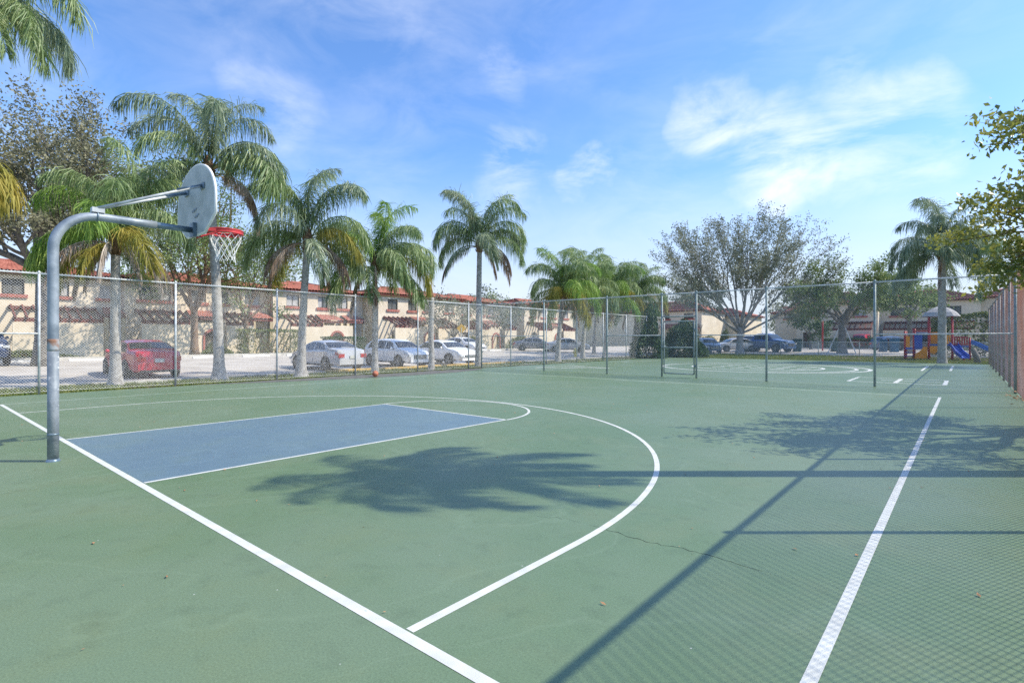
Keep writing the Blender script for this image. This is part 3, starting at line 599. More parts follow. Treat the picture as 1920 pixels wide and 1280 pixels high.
palm('short palm with yellowing skirt behind the red car fence bay', -12.58, 3.1, 4.75, 5, tr=.15, scale=.92, mats=(M_FR5, M_FR1), nk=(4, 5, 4, 3, 0, 3), yellow=.6,
     extra=(('low', A_L + .2, .95, M_FR5), ('mid', A_L - .4, 1.0, M_FR5), ('drop', A_L + .5, .8, M_FR3), ('drop', A_F, .7, M_FR3), ('dead', A_R, .9, M_FR6), ('dead', A_R + .4, .95, M_FR6), ('dead', A_L + .3, .9, M_FR6), ('dead', A_F + .4, .95, M_FR6), ('dead', A_R - .5, .85, M_FR6), ('dead', A_L - .4, .9, M_FR4)))
palm('tallest palm rising behind the backboard beside the red car', -12.5, 6.2, 7.75, 8, lean=(-.35, -.25), tr=.165, scale=1.02, mats=(M_FR2, M_FR2, M_FR1), nk=(1, 1, 1, 1, 0, 1), base=2.0,
     extra=(('up', A_R + .3, .95, M_FR2), ('up', A_L - .1, .9, M_FR2), ('hi', A_L, 1.15, M_FR2), ('hi', A_F + .5, 1.0, M_FR2), ('hi', A_R + .9, 1.0, M_FR2), ('mid', A_R - .1, 1.0, M_FR2), ('low', A_R, 1.15, M_FR1), ('low', A_L + .1, 1.05, M_FR2), ('mid', A_F - .5, .9, M_FR1), ('drop', A_F - .9, .8, M_FR1), ('dead', A_R - .1, 1.1, M_FR4), ('dead', A_R + .9, .8, M_FR4), ('dead', A_L - .7, .8, M_FR4), ('low', A_R - .25, 1.25, M_FR1)))
palm('palm with ringed grey trunk left of the silver sedan', -11.75, 8.95, 5.5, 12, lean=(.15, .2), tr=.15, scale=.95, nk=(1, 2, 2, 2, 1, 3), base=2.1, mats=(M_FR1, M_FR2),
     extra=(('up', A_R, .95, M_FR2), ('hi', A_L, 1.05, M_FR1), ('mid', A_L - .2, 1.05, M_FR1), ('hi', A_R + .2, 1.05, M_FR1), ('mid', A_R, 1.0, M_FR1), ('low', A_L + .1, 1.05, M_FR1), ('drop', A_L - .4, 1.0, M_FR3), ('low', A_R - .3, .95, M_FR3), ('dead', A_L + .3, .9, M_FR4), ('dead', A_R - .2, .95, M_FR4), ('drop', A_R + .3, .9, M_FR1)))
palm('leafy low palm whose trunk stands behind the orange ball', -11.75, 12.4, 4.9, 21, tr=.13, scale=.98, mats=(M_FR5, M_FR1, M_FR1), nk=(2, 3, 3, 3, 2, 2), base=1.5,
     extra=(('up', A_R + .2, .95, M_FR5), ('hi', A_L, 1.0, M_FR1), ('mid', A_R, 1.05, M_FR1), ('mid', A_R - .3, 1.0, M_FR1), ('low', A_R + .1, 1.05, M_FR3), ('drop', A_R, 1.0, M_FR1), ('low', A_L, 1.05, M_FR1), ('drop', A_L - .2, 1.05, M_FR1), ('drop', A_F, .9, M_FR1), ('dead', A_R, .85, M_FR4)))
# a headless trunk in the same row
hp = thing('palm_stump', 'headless grey palm trunk ending in a dark spike by the white hatchback', 'palm trunk', (-11.55, 15.5, -.05))
NP = 44; MB().tube([(0.02 * math.sin(i * .2), 0, 3.55 * i / NP) for i in range(NP + 1)], [.135 * (1 + .55 * math.exp(-i * .3)) * (1.04 if i % 2 else .98) for i in range(NP + 1)], 14).build('trunk', M_PTRUNK, hp, True)
MB().lathe([(.12, 3.5), (.14, 3.62), (.05, 3.95), (.01, 4.3)], n=10).build('dead_bud', M_BOOT, hp, True)
palm('lone palm with long drooping skirts right of the white sedan', -11.95, 19.2, 6.75, 30, lean=(.05, .05), tr=.16, scale=.98, mats=(M_FR1, M_FR2), nk=(2, 2, 2, 1, 0, 1), base=1.3,
     extra=(('up', A_L, 1.0, M_FR1), ('up', A_L + .5, 1.0, M_FR2), ('hi', A_R, 1.0, M_FR1), ('hi', A_R - .3, 1.05, M_FR1), ('mid', A_R, 1.05, M_FR1), ('mid', A_R + .3, 1.0, M_FR1), ('low', A_R - .2, 1.0, M_FR1), ('mid', A_L, 1.05, M_FR2), ('mid', A_L + .3, 1.0, M_FR1), ('low', A_L - .2, 1.0, M_FR1), ('dead', A_L, 1.05, M_FR4), ('dead', A_L + .4, 1.0, M_FR2), ('dead', A_R, .95, M_FR4), ('dead', A_R - .35, .95, M_FR4), ('dead', A_F + .6, .9, M_FR2), ('dead', A_R + .4, 1.0, M_FR4)))
pal = [('bushy bright palm just beyond the cross fence corner', -12.3, 27.1, 4.6, 41, M_FR5, 1.0), ('bushy palm second beyond the cross fence corner', -13.4, 31.8, 5.1, 42, M_FR1, 1.05), ('bushy palm third in the clump beyond the cross fence', -14.0, 36.0, 5.2, 43, M_FR5, 1.1), ('palm at the road end of the clump beyond the cross fence', -14.2, 41.3, 5.0, 44, M_FR1, 1.15), ('palm farthest back in the clump by the grey sedans', -19.6, 43.4, 5.6, 45, M_FR2, 1.1)]
for l, x, y, hh, sd_, m_, sc_ in pal:
    palm(l, x, y, hh, sd_, lean=(.3, .2), tr=.15, scale=sc_, mats=(m_, M_FR1), nk=(4, 6, 6, 5, 3, 4), yellow=.45, group='palms clumped beyond the cross fence')
palm('dark drooping palm standing behind the playground edge', 7.1, 40.9, 7.0, 50, tr=.22, scale=1.1, mats=(M_FR2,), nk=(3, 5, 7, 8, 6, 2), base=1.25, group=None)
palm('small bright palm arching over the rusty fence end', 10.6, 37.5, 4.9, 55, tr=.12, scale=.85, mats=(M_FR5, M_FR1), nk=(2, 3, 4, 4, 0, 0), group=None)
palm('small distant palm showing above the far townhouse roof', -30.2, 92, 8.3, 57, tr=.15, scale=.95, mats=(M_FR2,), nk=(2, 3, 4, 3, 0, 0), group=None)
palm('palm beside the camera that throws its shadow on the court', 10.0, 7.5, 8.2, 60, tr=.15, scale=.50, mats=(M_FR1,), nk=(3, 6, 9, 7, 2, 0), group=None)
# flower spathe and seed stalk on the tallest palm
tp = [o for o in COL.objects if o.get('label', '').startswith('tallest palm')][0]
cc_ = Vector((-.35, -.25, 7.7)); rv = Vector((.7606, .6491, 0))
MB().tube([cc_ + rv * .12, cc_ + rv * .45 + Vector((0, 0, .22)), cc_ + rv * .75 + Vector((0, 0, -.08)), cc_ + rv * .95 + Vector((0, 0, -.42))], [.03, .11, .09, .02], 8).build('spathe', M_SPATHE, tp, True)
MB().tube([cc_ + rv * .15 + Vector((0, 0, -.25)), cc_ + rv * .6 + Vector((0, 0, -.12)), cc_ + rv * .85 + Vector((0, 0, -.5)), cc_ + rv * .82 + Vector((0, 0, -1.9))], [.02, .018, .015, .035], 6).build('seed_stalk', M_SPATHE, tp, True)

# ------------------------------------------------------------------ broadleaf trees, shrubs, hedges
def leaf_cloud(name, C, size, m, parent, seed, stretch=1.9, flat=0.0):
    r = np.random.RandomState(seed); n = len(C); C = np.asarray(C)
    a = r.normal(size=(n, 3)); a[:, 2] *= (1 - flat); a /= np.linalg.norm(a, axis=1)[:, None]
    b = np.cross(a, r.normal(size=(n, 3))); b /= np.maximum(1e-6, np.linalg.norm(b, axis=1))[:, None]
    s = size * r.uniform(.6, 1.3, n)[:, None]
    nrm = np.cross(a, b) * s * .12
    V = np.stack([C - a * s * .5, C + b * s * .5 / stretch + nrm, C + a * s * .5, C - b * s * .5 / stretch + nrm], 1).reshape(-1, 3)
    return quads(name, V, np.arange(4 * n).reshape(-1, 4), m, parent)
def tree(label, x, y, trunk_h, trunk_r, spec, leaf, lsize, per_tip, spread, m_bark, m_leaf, seed, cat='tree', group=None, lean=(0, 0), nlimb=6, limb_el=(35, 65), limb_len=4.0, sub=((5, .55, 38), (4, .5, 45)), wander=.12, up=.25, z=None, name='broadleaf_tree', inner=.25, limbs=None, lr=.58):
    r = random.Random(seed); z0 = gz(x, y) - .06 if z is None else z
    t = thing(name, label, cat, (x, y, z0), 0, group)
    wood = MB(); tips = []; limbs_mb = []
    def branch(mb, p, d, L, r0, lev, n=5):
        pts = [p.copy()]; rad = [r0]; d = d.normalized(); q = p.copy(); dirs = [d.copy()]
        for i in range(n):
            d = (d + Vector((r.gauss(0, wander), r.gauss(0, wander), r.gauss(0, wander) + up * .12))).normalized(); q = q + d * L / n; pts.append(q.copy()); rad.append(r0 * (1 - .72 * (i + 1) / n)); dirs.append(d.copy())
        mb.tube(pts, rad, 8 if lev == 0 else 5 if lev == 1 else 3, cap=lev == 0)
        if lev >= len(sub):
            for k in range(1, n + 1): tips.append((pts[k], .45 + .55 * k / n))
            return
        cnt, ratio, ang = sub[lev]
        for k in range(cnt):
            f = .3 + .7 * (k + r.random() * .8) / cnt; i = min(n - 1, int(f * n)); pp = pts[i].lerp(pts[i + 1], f * n - i) if f < 1 else pts[-1]
            ax = dirs[i].orthogonal(); ax.rotate(Matrix.Rotation(r.uniform(0, 6.28), 3, dirs[i])); dd = dirs[i].copy(); dd.rotate(Matrix.Rotation(R(ang * r.uniform(.6, 1.25)), 3, ax))
            branch(mb, pp, dd, L * ratio * r.uniform(.75, 1.2), rad[i] * .62, lev + 1, 4)
        branch(mb, pts[-1], dirs[-1], L * ratio * .9, rad[-1] * .95, lev + 1, 4)
    NP = 8; tp = [(lean[0] * (i / NP), lean[1] * (i / NP), trunk_h * i / NP) for i in range(NP + 1)]
    MB().tube([(0, 0, -.1)] + tp[1:], [trunk_r * (1.5 if i == 0 else 1.12 if i == 1 else 1.0 - .25 * i / NP) for i in range(NP + 1)], 12).build('trunk', m_bark, t, True)
    top = Vector(tp[-1])
    L = limbs or [(2 * math.pi * (i + r.uniform(-.3, .3)) / nlimb, r.uniform(*limb_el), limb_len * r.uniform(.8, 1.15)) for i in range(nlimb)]
    for i, (a, e, ln) in enumerate(L):
        mb = MB(); st = top - Vector((0, 0, trunk_h * .25 * r.random())); branch(mb, st, Vector((math.cos(a) * math.cos(R(e)), math.sin(a) * math.cos(R(e)), math.sin(R(e)))), ln, trunk_r * lr, 0, 7)
        mb.build('limb', m_bark, t, True)
    rn = np.random.RandomState(seed); C = []
    for p, wt in tips:
        k = max(1, int(per_tip * wt * rn.uniform(.4, 1.5)))
        C.append(np.array(p) + rn.normal(size=(k, 3)) * spread * np.array([1, 1, .8]))
    C = np.concatenate(C); 
    stuff(leaf_cloud('crown', C, lsize, m_leaf, t, seed))
    return t
tree('old oak with thin brown crown behind the hoop pole', -25.6, 3.2, 5.2, .34, 0, 0, .15, 40, .28, M_BARK, M_LF_OAK, 101, limbs=[(A_L, 30, 5.0), (A_R, 28, 5.0), (A_R + .5, 50, 5.5), (A_L - .5, 55, 5.5), (A_F, 45, 4.2), (A_B, 60, 5.2), (A_R - .6, 30, 4.4), (A_L + .6, 26, 4.6), (A_F + .6, 72, 5.6)], sub=((6, .52, 42), (4, .55, 48)))
tree('leafy green tree with leaning brown stems before the townhouse arch', -32.6, 12.2, 3.6, .26, 0, 0, 0.17, 24, .26, M_BARKB, M_LF_GRN, 102, limbs=[(A_R, 60, 6.0), (A_L, 58, 5.5), (A_R + .4, 45, 5.0), (A_L - .4, 42, 5.0), (A_F, 60, 5.0), (A_B, 62, 5.6), (A_R - .5, 74, 6.6)], sub=((6, .5, 40), (4, .55, 45)))
tree('pale green tree leaning beside the tallest palm', -34.5, 16.5, 3.0, .2, 0, 0, .18, 15, .32, M_BARKB, M_LF_GRN, 112, limbs=[(A_R, 62, 5.0), (A_L, 60, 4.6), (A_F, 55, 4.2), (A_R + .5, 45, 4.4), (A_B, 66, 5.2)], sub=((6, .5, 40), (4, .55, 45)))
tree('large vase shaped tree with sparse grey crown beyond the far court', -8.6, 52.4, 2.6, .36, 0, 0, .17, 15, .17, M_BARKG, M_LF_GREY, 103, nlimb=0, lr=.32, limbs=[(A_L + .1, 36, 8.2), (A_R - .1, 36, 8.8), (A_L - .5, 48, 7.8), (A_R + .5, 48, 8.2), (A_F, 54, 7.0), (A_B, 56, 7.2), (A_L + .3, 58, 8.0), (A_R + .2, 58, 8.6), (A_L, 74, 7.7), (A_R, 76, 8.0), (A_R - .4, 26, 7.4), (A_L + .5, 25, 7.2), (A_F + .6, 68, 7.4), (A_B + .5, 44, 7.4)], sub=((9, .42, 26), (6, .5, 32)), wander=.06, up=.45)
tree('spreading green tree with white props by the red minivan', -0.6, 56.3, 3.4, .36, 0, 0, .20, 20, .24, M_BARK, M_LF_GRN, 104, lr=.45, limbs=[(A_L, 40, 4.2), (A_R, 38, 4.6), (A_L + .4, 58, 4.2), (A_R - .4, 56, 4.2), (A_F, 50, 3.8), (A_R + .2, 28, 4.4), (A_B, 62, 4.0), (A_L - .3, 30, 3.8)], sub=((6, .48, 40), (4, .5, 46)))
tree('dark green tree drooping behind the playground tower', 4.4, 57.5, 3.8, .22, 0, 0, .26, 10, .34, M_BARK, M_LF_GRN, 105, limbs=[(A_L, 40, 2.6), (A_R, 35, 2.4), (A_F, 35, 2.4), (A_B, 50, 2.8), (A_R + .5, 60, 2.6)], sub=((5, .5, 45), (4, .5, 50)))
tree('small dark leafed tree in front of the far townhouse', -5.6, 68.5, 1.8, .14, 0, 0, .28, 8, .34, M_BARK, M_LF_DARK, 106, limbs=[(A_L, 38, 2.2), (A_R, 35, 2.2), (A_F, 40, 2.0), (A_B, 50, 2.2)], sub=((5, .5, 45), (3, .5, 50)))
tree('slim pale tree by the white sedan and yellow sign', -31.2, 35.6, 1.4, .12, 0, 0, .22, 9, .3, M_BARK, M_LF_GREY, 107, limbs=[(A_L, 55, 3.0), (A_R, 50, 3.0), (A_F, 60, 2.8), (A_B, 50, 2.8), (A_L + .5, 75, 3.2)], sub=((5, .55, 40), (3, .55, 45)))
tree('slim grey green tree in the townhouse garden by the grey sedan', -31.0, 43.0, 1.4, .12, 0, 0, .24, 9, .34, M_BARK, M_LF_GREY, 117, limbs=[(A_L, 50, 3.0), (A_R, 50, 3.0), (A_F, 60, 2.8), (A_B, 50, 2.8)], sub=((5, .55, 40), (3, .55, 45)))
# the tree that leans over the near fence from the right
tree('glossy leaved tree reaching over the fence at the upper right', 11.15, 11.6, 3.45, .15, 0, 0, .105, 19, .10, M_BARKB, M_LF_OVER, 108, limbs=[(A_L + .1, 12, 2.1), (A_L - .3, 24, 2.3), (A_L + .45, 8, 1.9), (A_B, 30, 1.9), (A_R, 34, 2.0), (A_L, 38, 2.1), (A_B + .6, 16, 1.8), (A_L - .8, 18, 2.0)], sub=((5, .55, 40), (4, .55, 44)), up=.2)
bgt = [(-58, 14, 9, 'rounded tree behind the roof above the red car'), (-60, 30, 10, 'tree crown behind the townhouse roof left of the lone palm'), (-62, 50, 9, 'tree behind the townhouse roof above the white hatchback'), (-58, 66, 11, 'flat topped tree behind the roof end beside the lone palm'), (-66, 80, 12, 'broad far tree between the townhouses and palm clump'), (-14, 100, 9, 'far tree behind the roof gap by the vase shaped tree'), (4, 108, 10, 'far tree rising behind the right townhouse roof'), (20, 104, 8.5, 'far tree behind the roof above the playground slide'), (-48, 96, 10, 'far tree behind the palm clump')]
for i, (x, y, hh, l) in enumerate(bgt):
    tree(l, x, y, hh * .32, .3, 0, 0, .42, 8, .5, M_BARK, (M_LF_GRN, M_LF_GREY)[i % 2], 200 + i, group='trees behind the townhouses', nlimb=6, limb_el=(25, 70), limb_len=hh * .42, sub=((5, .52, 42), (3, .55, 48)))

def shrub(label, x, y, sx, sy, h, m, seed, lsize=.12, n=2600, cat='shrub', group=None, name='shrub', box=False, rz=0.0):
    r = np.random.RandomState(seed); t = thing(name, label, cat, (x, y, gz(x, y) - .05), rz, group)
    # woody stems
    st = MB(); rr_ = random.Random(seed)
    for i in range(9):
        a = rr_.uniform(0, 6.28); st.tube([(rr_.uniform(-.3, .3) * sx, rr_.uniform(-.3, .3) * sy, -.05), (math.cos(a) * sx * .3, math.sin(a) * sy * .3, h * .5), (math.cos(a) * sx * .42, math.sin(a) * sy * .42, h * .85)], [.03, .02, .008], 5)
    st.build('stems', M_BARKB, t)
    if box:
        P = r.uniform(-1, 1, (n, 3)); f = r.randint(0, 5, n); q = .78 + .24 * r.uniform(0, 1, n) ** .6
        P[f == 0, 0] = q[f == 0]; P[f == 1, 0] = -q[f == 1]; P[f == 2, 1] = q[f == 2]; P[f == 3, 1] = -q[f == 3]; P[f == 4, 2] = q[f == 4]
        P += .05 * np.sin(P[:, [1, 2, 0]] * 9 + seed)
        C = P * np.array([sx / 2, sy / 2, h / 2]) + np.array([0, 0, h / 2])
    else:
        u = r.normal(size=(n, 3)); u /= np.linalg.norm(u, axis=1)[:, None]; u[:, 2] = np.abs(u[:, 2]) * 1.0 - .12
        q = r.uniform(.5, 1.0, n) ** .5 * (1 + .16 * np.sin(u[:, 0] * 5 + seed) * np.cos(u[:, 1] * 6 - seed) + .1 * np.sin(u[:, 2] * 9))
        C = u * q[:, None] * np.array([sx / 2, sy / 2, h]); C[:, 2] = np.maximum(C[:, 2], .03)
    stuff(leaf_cloud('foliage', C, lsize, m, t, seed)); return t
shrub('tall dark green bush behind the gate post', -10.9, 37.3, 2.6, 3.2, 4.0, M_LF_DARK, 1, .22, 6500)
shrub('leafy green bush seen through the gate', -9.6, 41.3, 3.6, 3.0, 3.2, M_LF_DARK, 2, .22, 6500)
shrub('bright leafed bush above the gate bush', -11.6, 44.5, 3.0, 2.6, 2.8, M_LF_HEDGE, 3, .22, 4000)
shrub('long clipped hedge behind the blue slide', 10.5, 54.5, 8.5, 1.6, 3.4, M_LF_HEDGE, 4, .22, 9000, 'hedge', None, 'hedge', True)
shrub('low dark hedge under the far townhouse windows', -2.5, 72.4, 5.0, 1.0, 1.3, M_LF_DARK, 6, .2, 3500, 'hedge', None, 'hedge', True)
shrub('wide dark hedge behind the red minivan', 4.0, 80.0, 9.0, 1.2, 1.9, M_LF_DARK, 7, .25, 5000, 'hedge', None, 'hedge', True)
hl = [(-33.2, 17.8, 1.6, 4.6, 1.9, 'clipped hedge filling the garden left of the silver sedan'), (-33.0, 24.2, 1.5, 3.6, 1.35, 'low clipped hedge behind the silver sedan'), (-33.2, 13.9, 1.4, 2.0, 1.0, 'small rounded shrub by the garden arch'), (-33.0, 28.8, 1.4, 3.2, 1.3, 'low shrub bed behind the white hatchback'), (-32.6, 47.5, 1.8, 5.0, 1.6, 'shrub bed by the grey sedan'), (-32.6, 39.5, 1.5, 3.6, 1.5, 'shrub bed behind the white far sedan'), (-33.5, 3.5, .7, 5.0, .5, 'low flower bed below the townhouse wall')]
for i, (x, y, sx, sy, hh, l) in enumerate(hl): shrub(l, x, y, sx, sy, hh, (M_LF_HEDGE, M_LF_DARK)[i == 1], 20 + i, .13, 4200, 'hedge', None, 'hedge', i < 2)
shrub('small round shrub against the sunlit far wall', -17.5, 74.5, 1.6, 1.6, 2.6, M_LF_HEDGE, 31, .22, 1800)
shrub('clipped low shrub at the sunlit far wall', -19.3, 73.0, 3.6, 1.4, 1.7, M_LF_HEDGE, 32, .22, 2500)
for i in range(3): pass
# grass blades on the verge and far lawn
def blades(name, label, x0, x1, y0, y1, n, hmin, hmax, seed, keep=None):
    r = np.random.RandomState(seed); x = r.uniform(x0, x1, n); y = r.uniform(y0, y1, n)
    k = (np.sin(x * 2.3 + np.sin(y * 1.1) * 2) + np.sin(y * 1.7 + x * .7)) > r.uniform(-2.2, 1.2, n)
    x, y = x[k], y[k]; n = len(x); a = r.uniform(0, 6.28, n); hh = r.uniform(hmin, hmax, n); wv = hh * .09 + .004
    z = np.array([gz(p, q) for p, q in zip(x, y)]) - .06; lx, ly = r.normal(0, .4, n) * hh, r.normal(0, .4, n) * hh
    V = np.stack([np.stack([x - np.cos(a) * wv, y - np.sin(a) * wv, z], 1), np.stack([x + np.cos(a) * wv, y + np.sin(a) * wv, z], 1), np.stack([x + lx, y + ly, z + hh], 1)], 1).reshape(-1, 3)
    o = quads(name, V, np.arange(3 * n).reshape(-1, 3), M_BLADE); return tag(stuff(o), label, 'grass')
blades('grass', 'patchy grass verge along the parking fence', -13.4, -10.72, -1.5, 42, 110000, .05, .15, 5)
blades('grass', 'sunny mown grass between far court and playground', -10, 14, 40.25, 51, 45000, .08, .18, 6)

# ------------------------------------------------------------------ townhouses
def slope(mb, e0, e1, r0, r1, tile=0.30, rows=11, amp=0.055):
    e0, e1, r0, r1 = map(Vector, (e0, e1, r0, r1)); L = (e1 - e0).length; n = max(3, int(L / tile)); K = 4
    nrm = (e1 - e0).cross(r0 - e0).normalized()
    if nrm.z < 0: nrm = -nrm
    b = len(mb.v); nc = n * K + 1
    for j in range(rows):
        for q, lift in ((j / rows, .028), ((j + 1) / rows, 0.0)):
            a, c = e0.lerp(r0, q), e1.lerp(r1, q)
            for i in range(nc):
                ph = (i % K) / K * 2 * math.pi; mb.v.append(tuple(a.lerp(c, i / (nc - 1)) + nrm * (amp * .5 * (1 + math.cos(ph)) + lift)))
    for j in range(2 * rows - 1):
        for i in range(nc - 1): mb.f.append((b + j * nc + i, b + j * nc + i + 1, b + (j + 1) * nc + i + 1, b + (j + 1) * nc + i))
def hip_roof(t, x0, x1, y0, y1, ze, rise, ov=.5, hipl=True, hipr=True):
    X0, X1, Y0, Y1 = x0 - (ov if hipl else 0), x1 + (ov if hipr else 0), y0 - ov, y1 + ov; ym = (Y0 + Y1) / 2; hd = (Y1 - Y0) / 2
    hl_, hr_ = (hd * .8 if hipl else 0), (hd * .8 if hipr else 0)
    A, B, C, D = (X0, Y0, ze), (X1, Y0, ze), (X1, Y1, ze), (X0, Y1, ze); Rl, Rr = (X0 + hl_, ym, ze + rise), (X1 - hr_, ym, ze + rise)
    mb = MB(); slope(mb, A, B, Rl, Rr); slope(mb, C, D, Rr, Rl)
    if hipl: slope(mb, D, A, Rl, Rl)
    else: mb.add([A, D, Rl], [(0, 1, 2)])
    if hipr: slope(mb, B, C, Rr, Rr)
    else: mb.add([B, C, Rr], [(0, 1, 2)])
    ro = mb.build('roof', M_TILE, t, True)
    rd = MB(); rd.tube([Vector(Rl) + Vector((0, 0, .05)), Vector(Rr) + Vector((0, 0, .05))], .10, 7)
    if hipl: rd.tube([Vector(A) + Vector((0, 0, .06)), Vector(Rl) + Vector((0, 0, .05))], .09, 7)
    if hipr: rd.tube([Vector(B) + Vector((0, 0, .06)), Vector(Rr) + Vector((0, 0, .05))], .09, 7)
    rd.build('ridge_tiles', M_TILE, ro, True)
    MB().bx(X0 + .08, X1 - .08, Y0 + .08, Y1 - .08, ze - .16, ze - .02).build('eave_board', M_WOOD, ro)
def front_wall(t, x0, x1, yf, z0, z1, holes, m, name='front_wall', th=.28):
    xs = sorted(set([x0, x1] + [h_[0] for h_ in holes] + [h_[1] for h_ in holes])); zs = sorted(set([z0, z1] + [h_[2] for h_ in holes] + [h_[3] for h_ in holes])); mb = MB()
    for i in range(len(xs) - 1):
        for j in range(len(zs) - 1):
            xc, zc = (xs[i] + xs[i + 1]) / 2, (zs[j] + zs[j + 1]) / 2
            if any(h_[0] < xc < h_[1] and h_[2] < zc < h_[3] for h_ in holes): continue
            mb.bx(xs[i], xs[i + 1], yf, yf + th, zs[j], zs[j + 1])
    return mb.build(name, m, t)
def window(t, x0, x1, yf, z0, z1, r, sill=True, dark=False, mul=1):
    yp = yf + .13; f = .055
    fm = M_WFRAMED if dark else M_WFRAME
    wo = MB()
    wo.bx(x0, x0 + f, yp - .03, yp + .05, z0, z1).bx(x1 - f, x1, yp - .03, yp + .05, z0, z1).bx(x0 + f, x1 - f, yp - .03, yp + .05, z0, z0 + f).bx(x0 + f, x1 - f, yp - .03, yp + .05, z1 - f, z1)
    for k in range(mul): xm = x0 + (x1 - x0) * (k + 1) / (mul + 1); wo.bx(xm - .025, xm + .025, yp - .028, yp + .04, z0 + f, z1 - f)
    wi = wo.build('window', fm, t)
    for k in range(mul + 1):
        a = x0 + f + (x1 - x0 - 2 * f) * k / (mul + 1) + .02; b = x0 + f + (x1 - x0 - 2 * f) * (k + 1) / (mul + 1) - .02
        MB().bx(a, b, yp, yp + .02, z0 + f, z1 - f).build('pane', M_CURT if r.random() < .35 else M_GLASS, wi)
    if sill: MB().bx(x0 - .16, x1 + .16, yf - .12, yf + .05, z0 - .22, z0 - .005).build('sill', M_TRIM, wi)
def pergola(t, x0, x1, yf, z1=3.55, z0=2.72, out=1.9, n=None, zg=.3, wall=True):
    p = MB().beam((x0, yf - .07, z1), (x1, yf - .07, z1), .12, .22).build('pergola', M_WOOD, t)
    MB().beam((x0, yf - out, z0), (x1, yf - out, z0), .14, .26).build('front_beam', M_WOOD, p)
    n = n or int((x1 - x0) / .48)
    rm = MB().beam((0, yf - .02, z1 + .14), (0, yf - out - .25, z0 + .08), .09, .17).mesh('rafter', M_WOOD)
    for i in range(n): link('rafter', rm, p, (x0 + .12 + (x1 - x0 - .24) * i / (n - 1), 0, 0))
    if wall: MB().bx(x0, x1, yf - out - .10, yf - out + .10, zg - .5, z0 - .135).build('patio_wall', M_STUCCO, t)
def hood(t, x0, x1, yf, z1=3.75, z0=3.2, out=1.5):
    mb = MB(); slope(mb, (x0, yf - out, z0), (x1, yf - out, z0), (x0 + .25, yf, z1), (x1 - .25, yf, z1), rows=4)
    ho = mb.build('porch_roof', M_TILE, t, True)
    MB().bx(x0 + .05, x1 - .05, yf - out + .06, yf - .002, z0 - .2, z0 - .04).build('porch_beam', M_WOOD, ho)
    MB().bx(x0 + .06, x0 + .3, yf - out + .08, yf - out + .32, -.2, z0 - .2).build('porch_post', M_STUCCO2, ho); MB().bx(x1 - .3, x1 - .06, yf - out + .08, yf - out + .32, -.2, z0 - .2).build('porch_post', M_STUCCO2, ho)
def arch(t, xc, yf, wd=1.3, spring=1.25, wtop=2.45, wl=1.0, wr=1.0, zg=.3):
    r_ = wd / 2; N_ = 14; mb = MB(); th = .2
    curve = [(-r_ * math.cos(math.pi * i / N_), spring + zg + r_ * math.sin(math.pi * i / N_)) for i in range(N_ + 1)]
    for i in range(N_):
        (a, za), (b, zb_) = curve[i], curve[i + 1]
        mb.add([(xc + a, yf, za), (xc + b, yf, zb_), (xc + b, yf, wtop + zg), (xc + a, yf, wtop + zg), (xc + a, yf + th, za), (xc + b, yf + th, zb_), (xc + b, yf + th, wtop + zg), (xc + a, yf + th, wtop + zg)], [(0, 1, 2, 3), (7, 6, 5, 4), (0, 4, 5, 1), (3, 2, 6, 7)])
    mb.bx(xc - r_ - wl, xc - r_, yf, yf + th, zg - .5, wtop + zg).bx(xc + r_, xc + r_ + wr, yf, yf + th, zg - .5, wtop + zg)
    aw = mb.build('arch_wall', M_STUCCO, t)
    tm = MB(); pts = [(xc - r_, yf - .02, zg - .3), (xc - r_, yf - .02, spring + zg)] + [(xc + a, yf - .02, z) for a, z in curve[1:-1]] + [(xc + r_, yf - .02, spring + zg), (xc + r_, yf - .02, zg - .3)]
    for p, q in zip(pts[:-1], pts[1:]): tm.beam(p, q, .12, .17)
    tm.build('arch_trim', M_TRIM, aw)
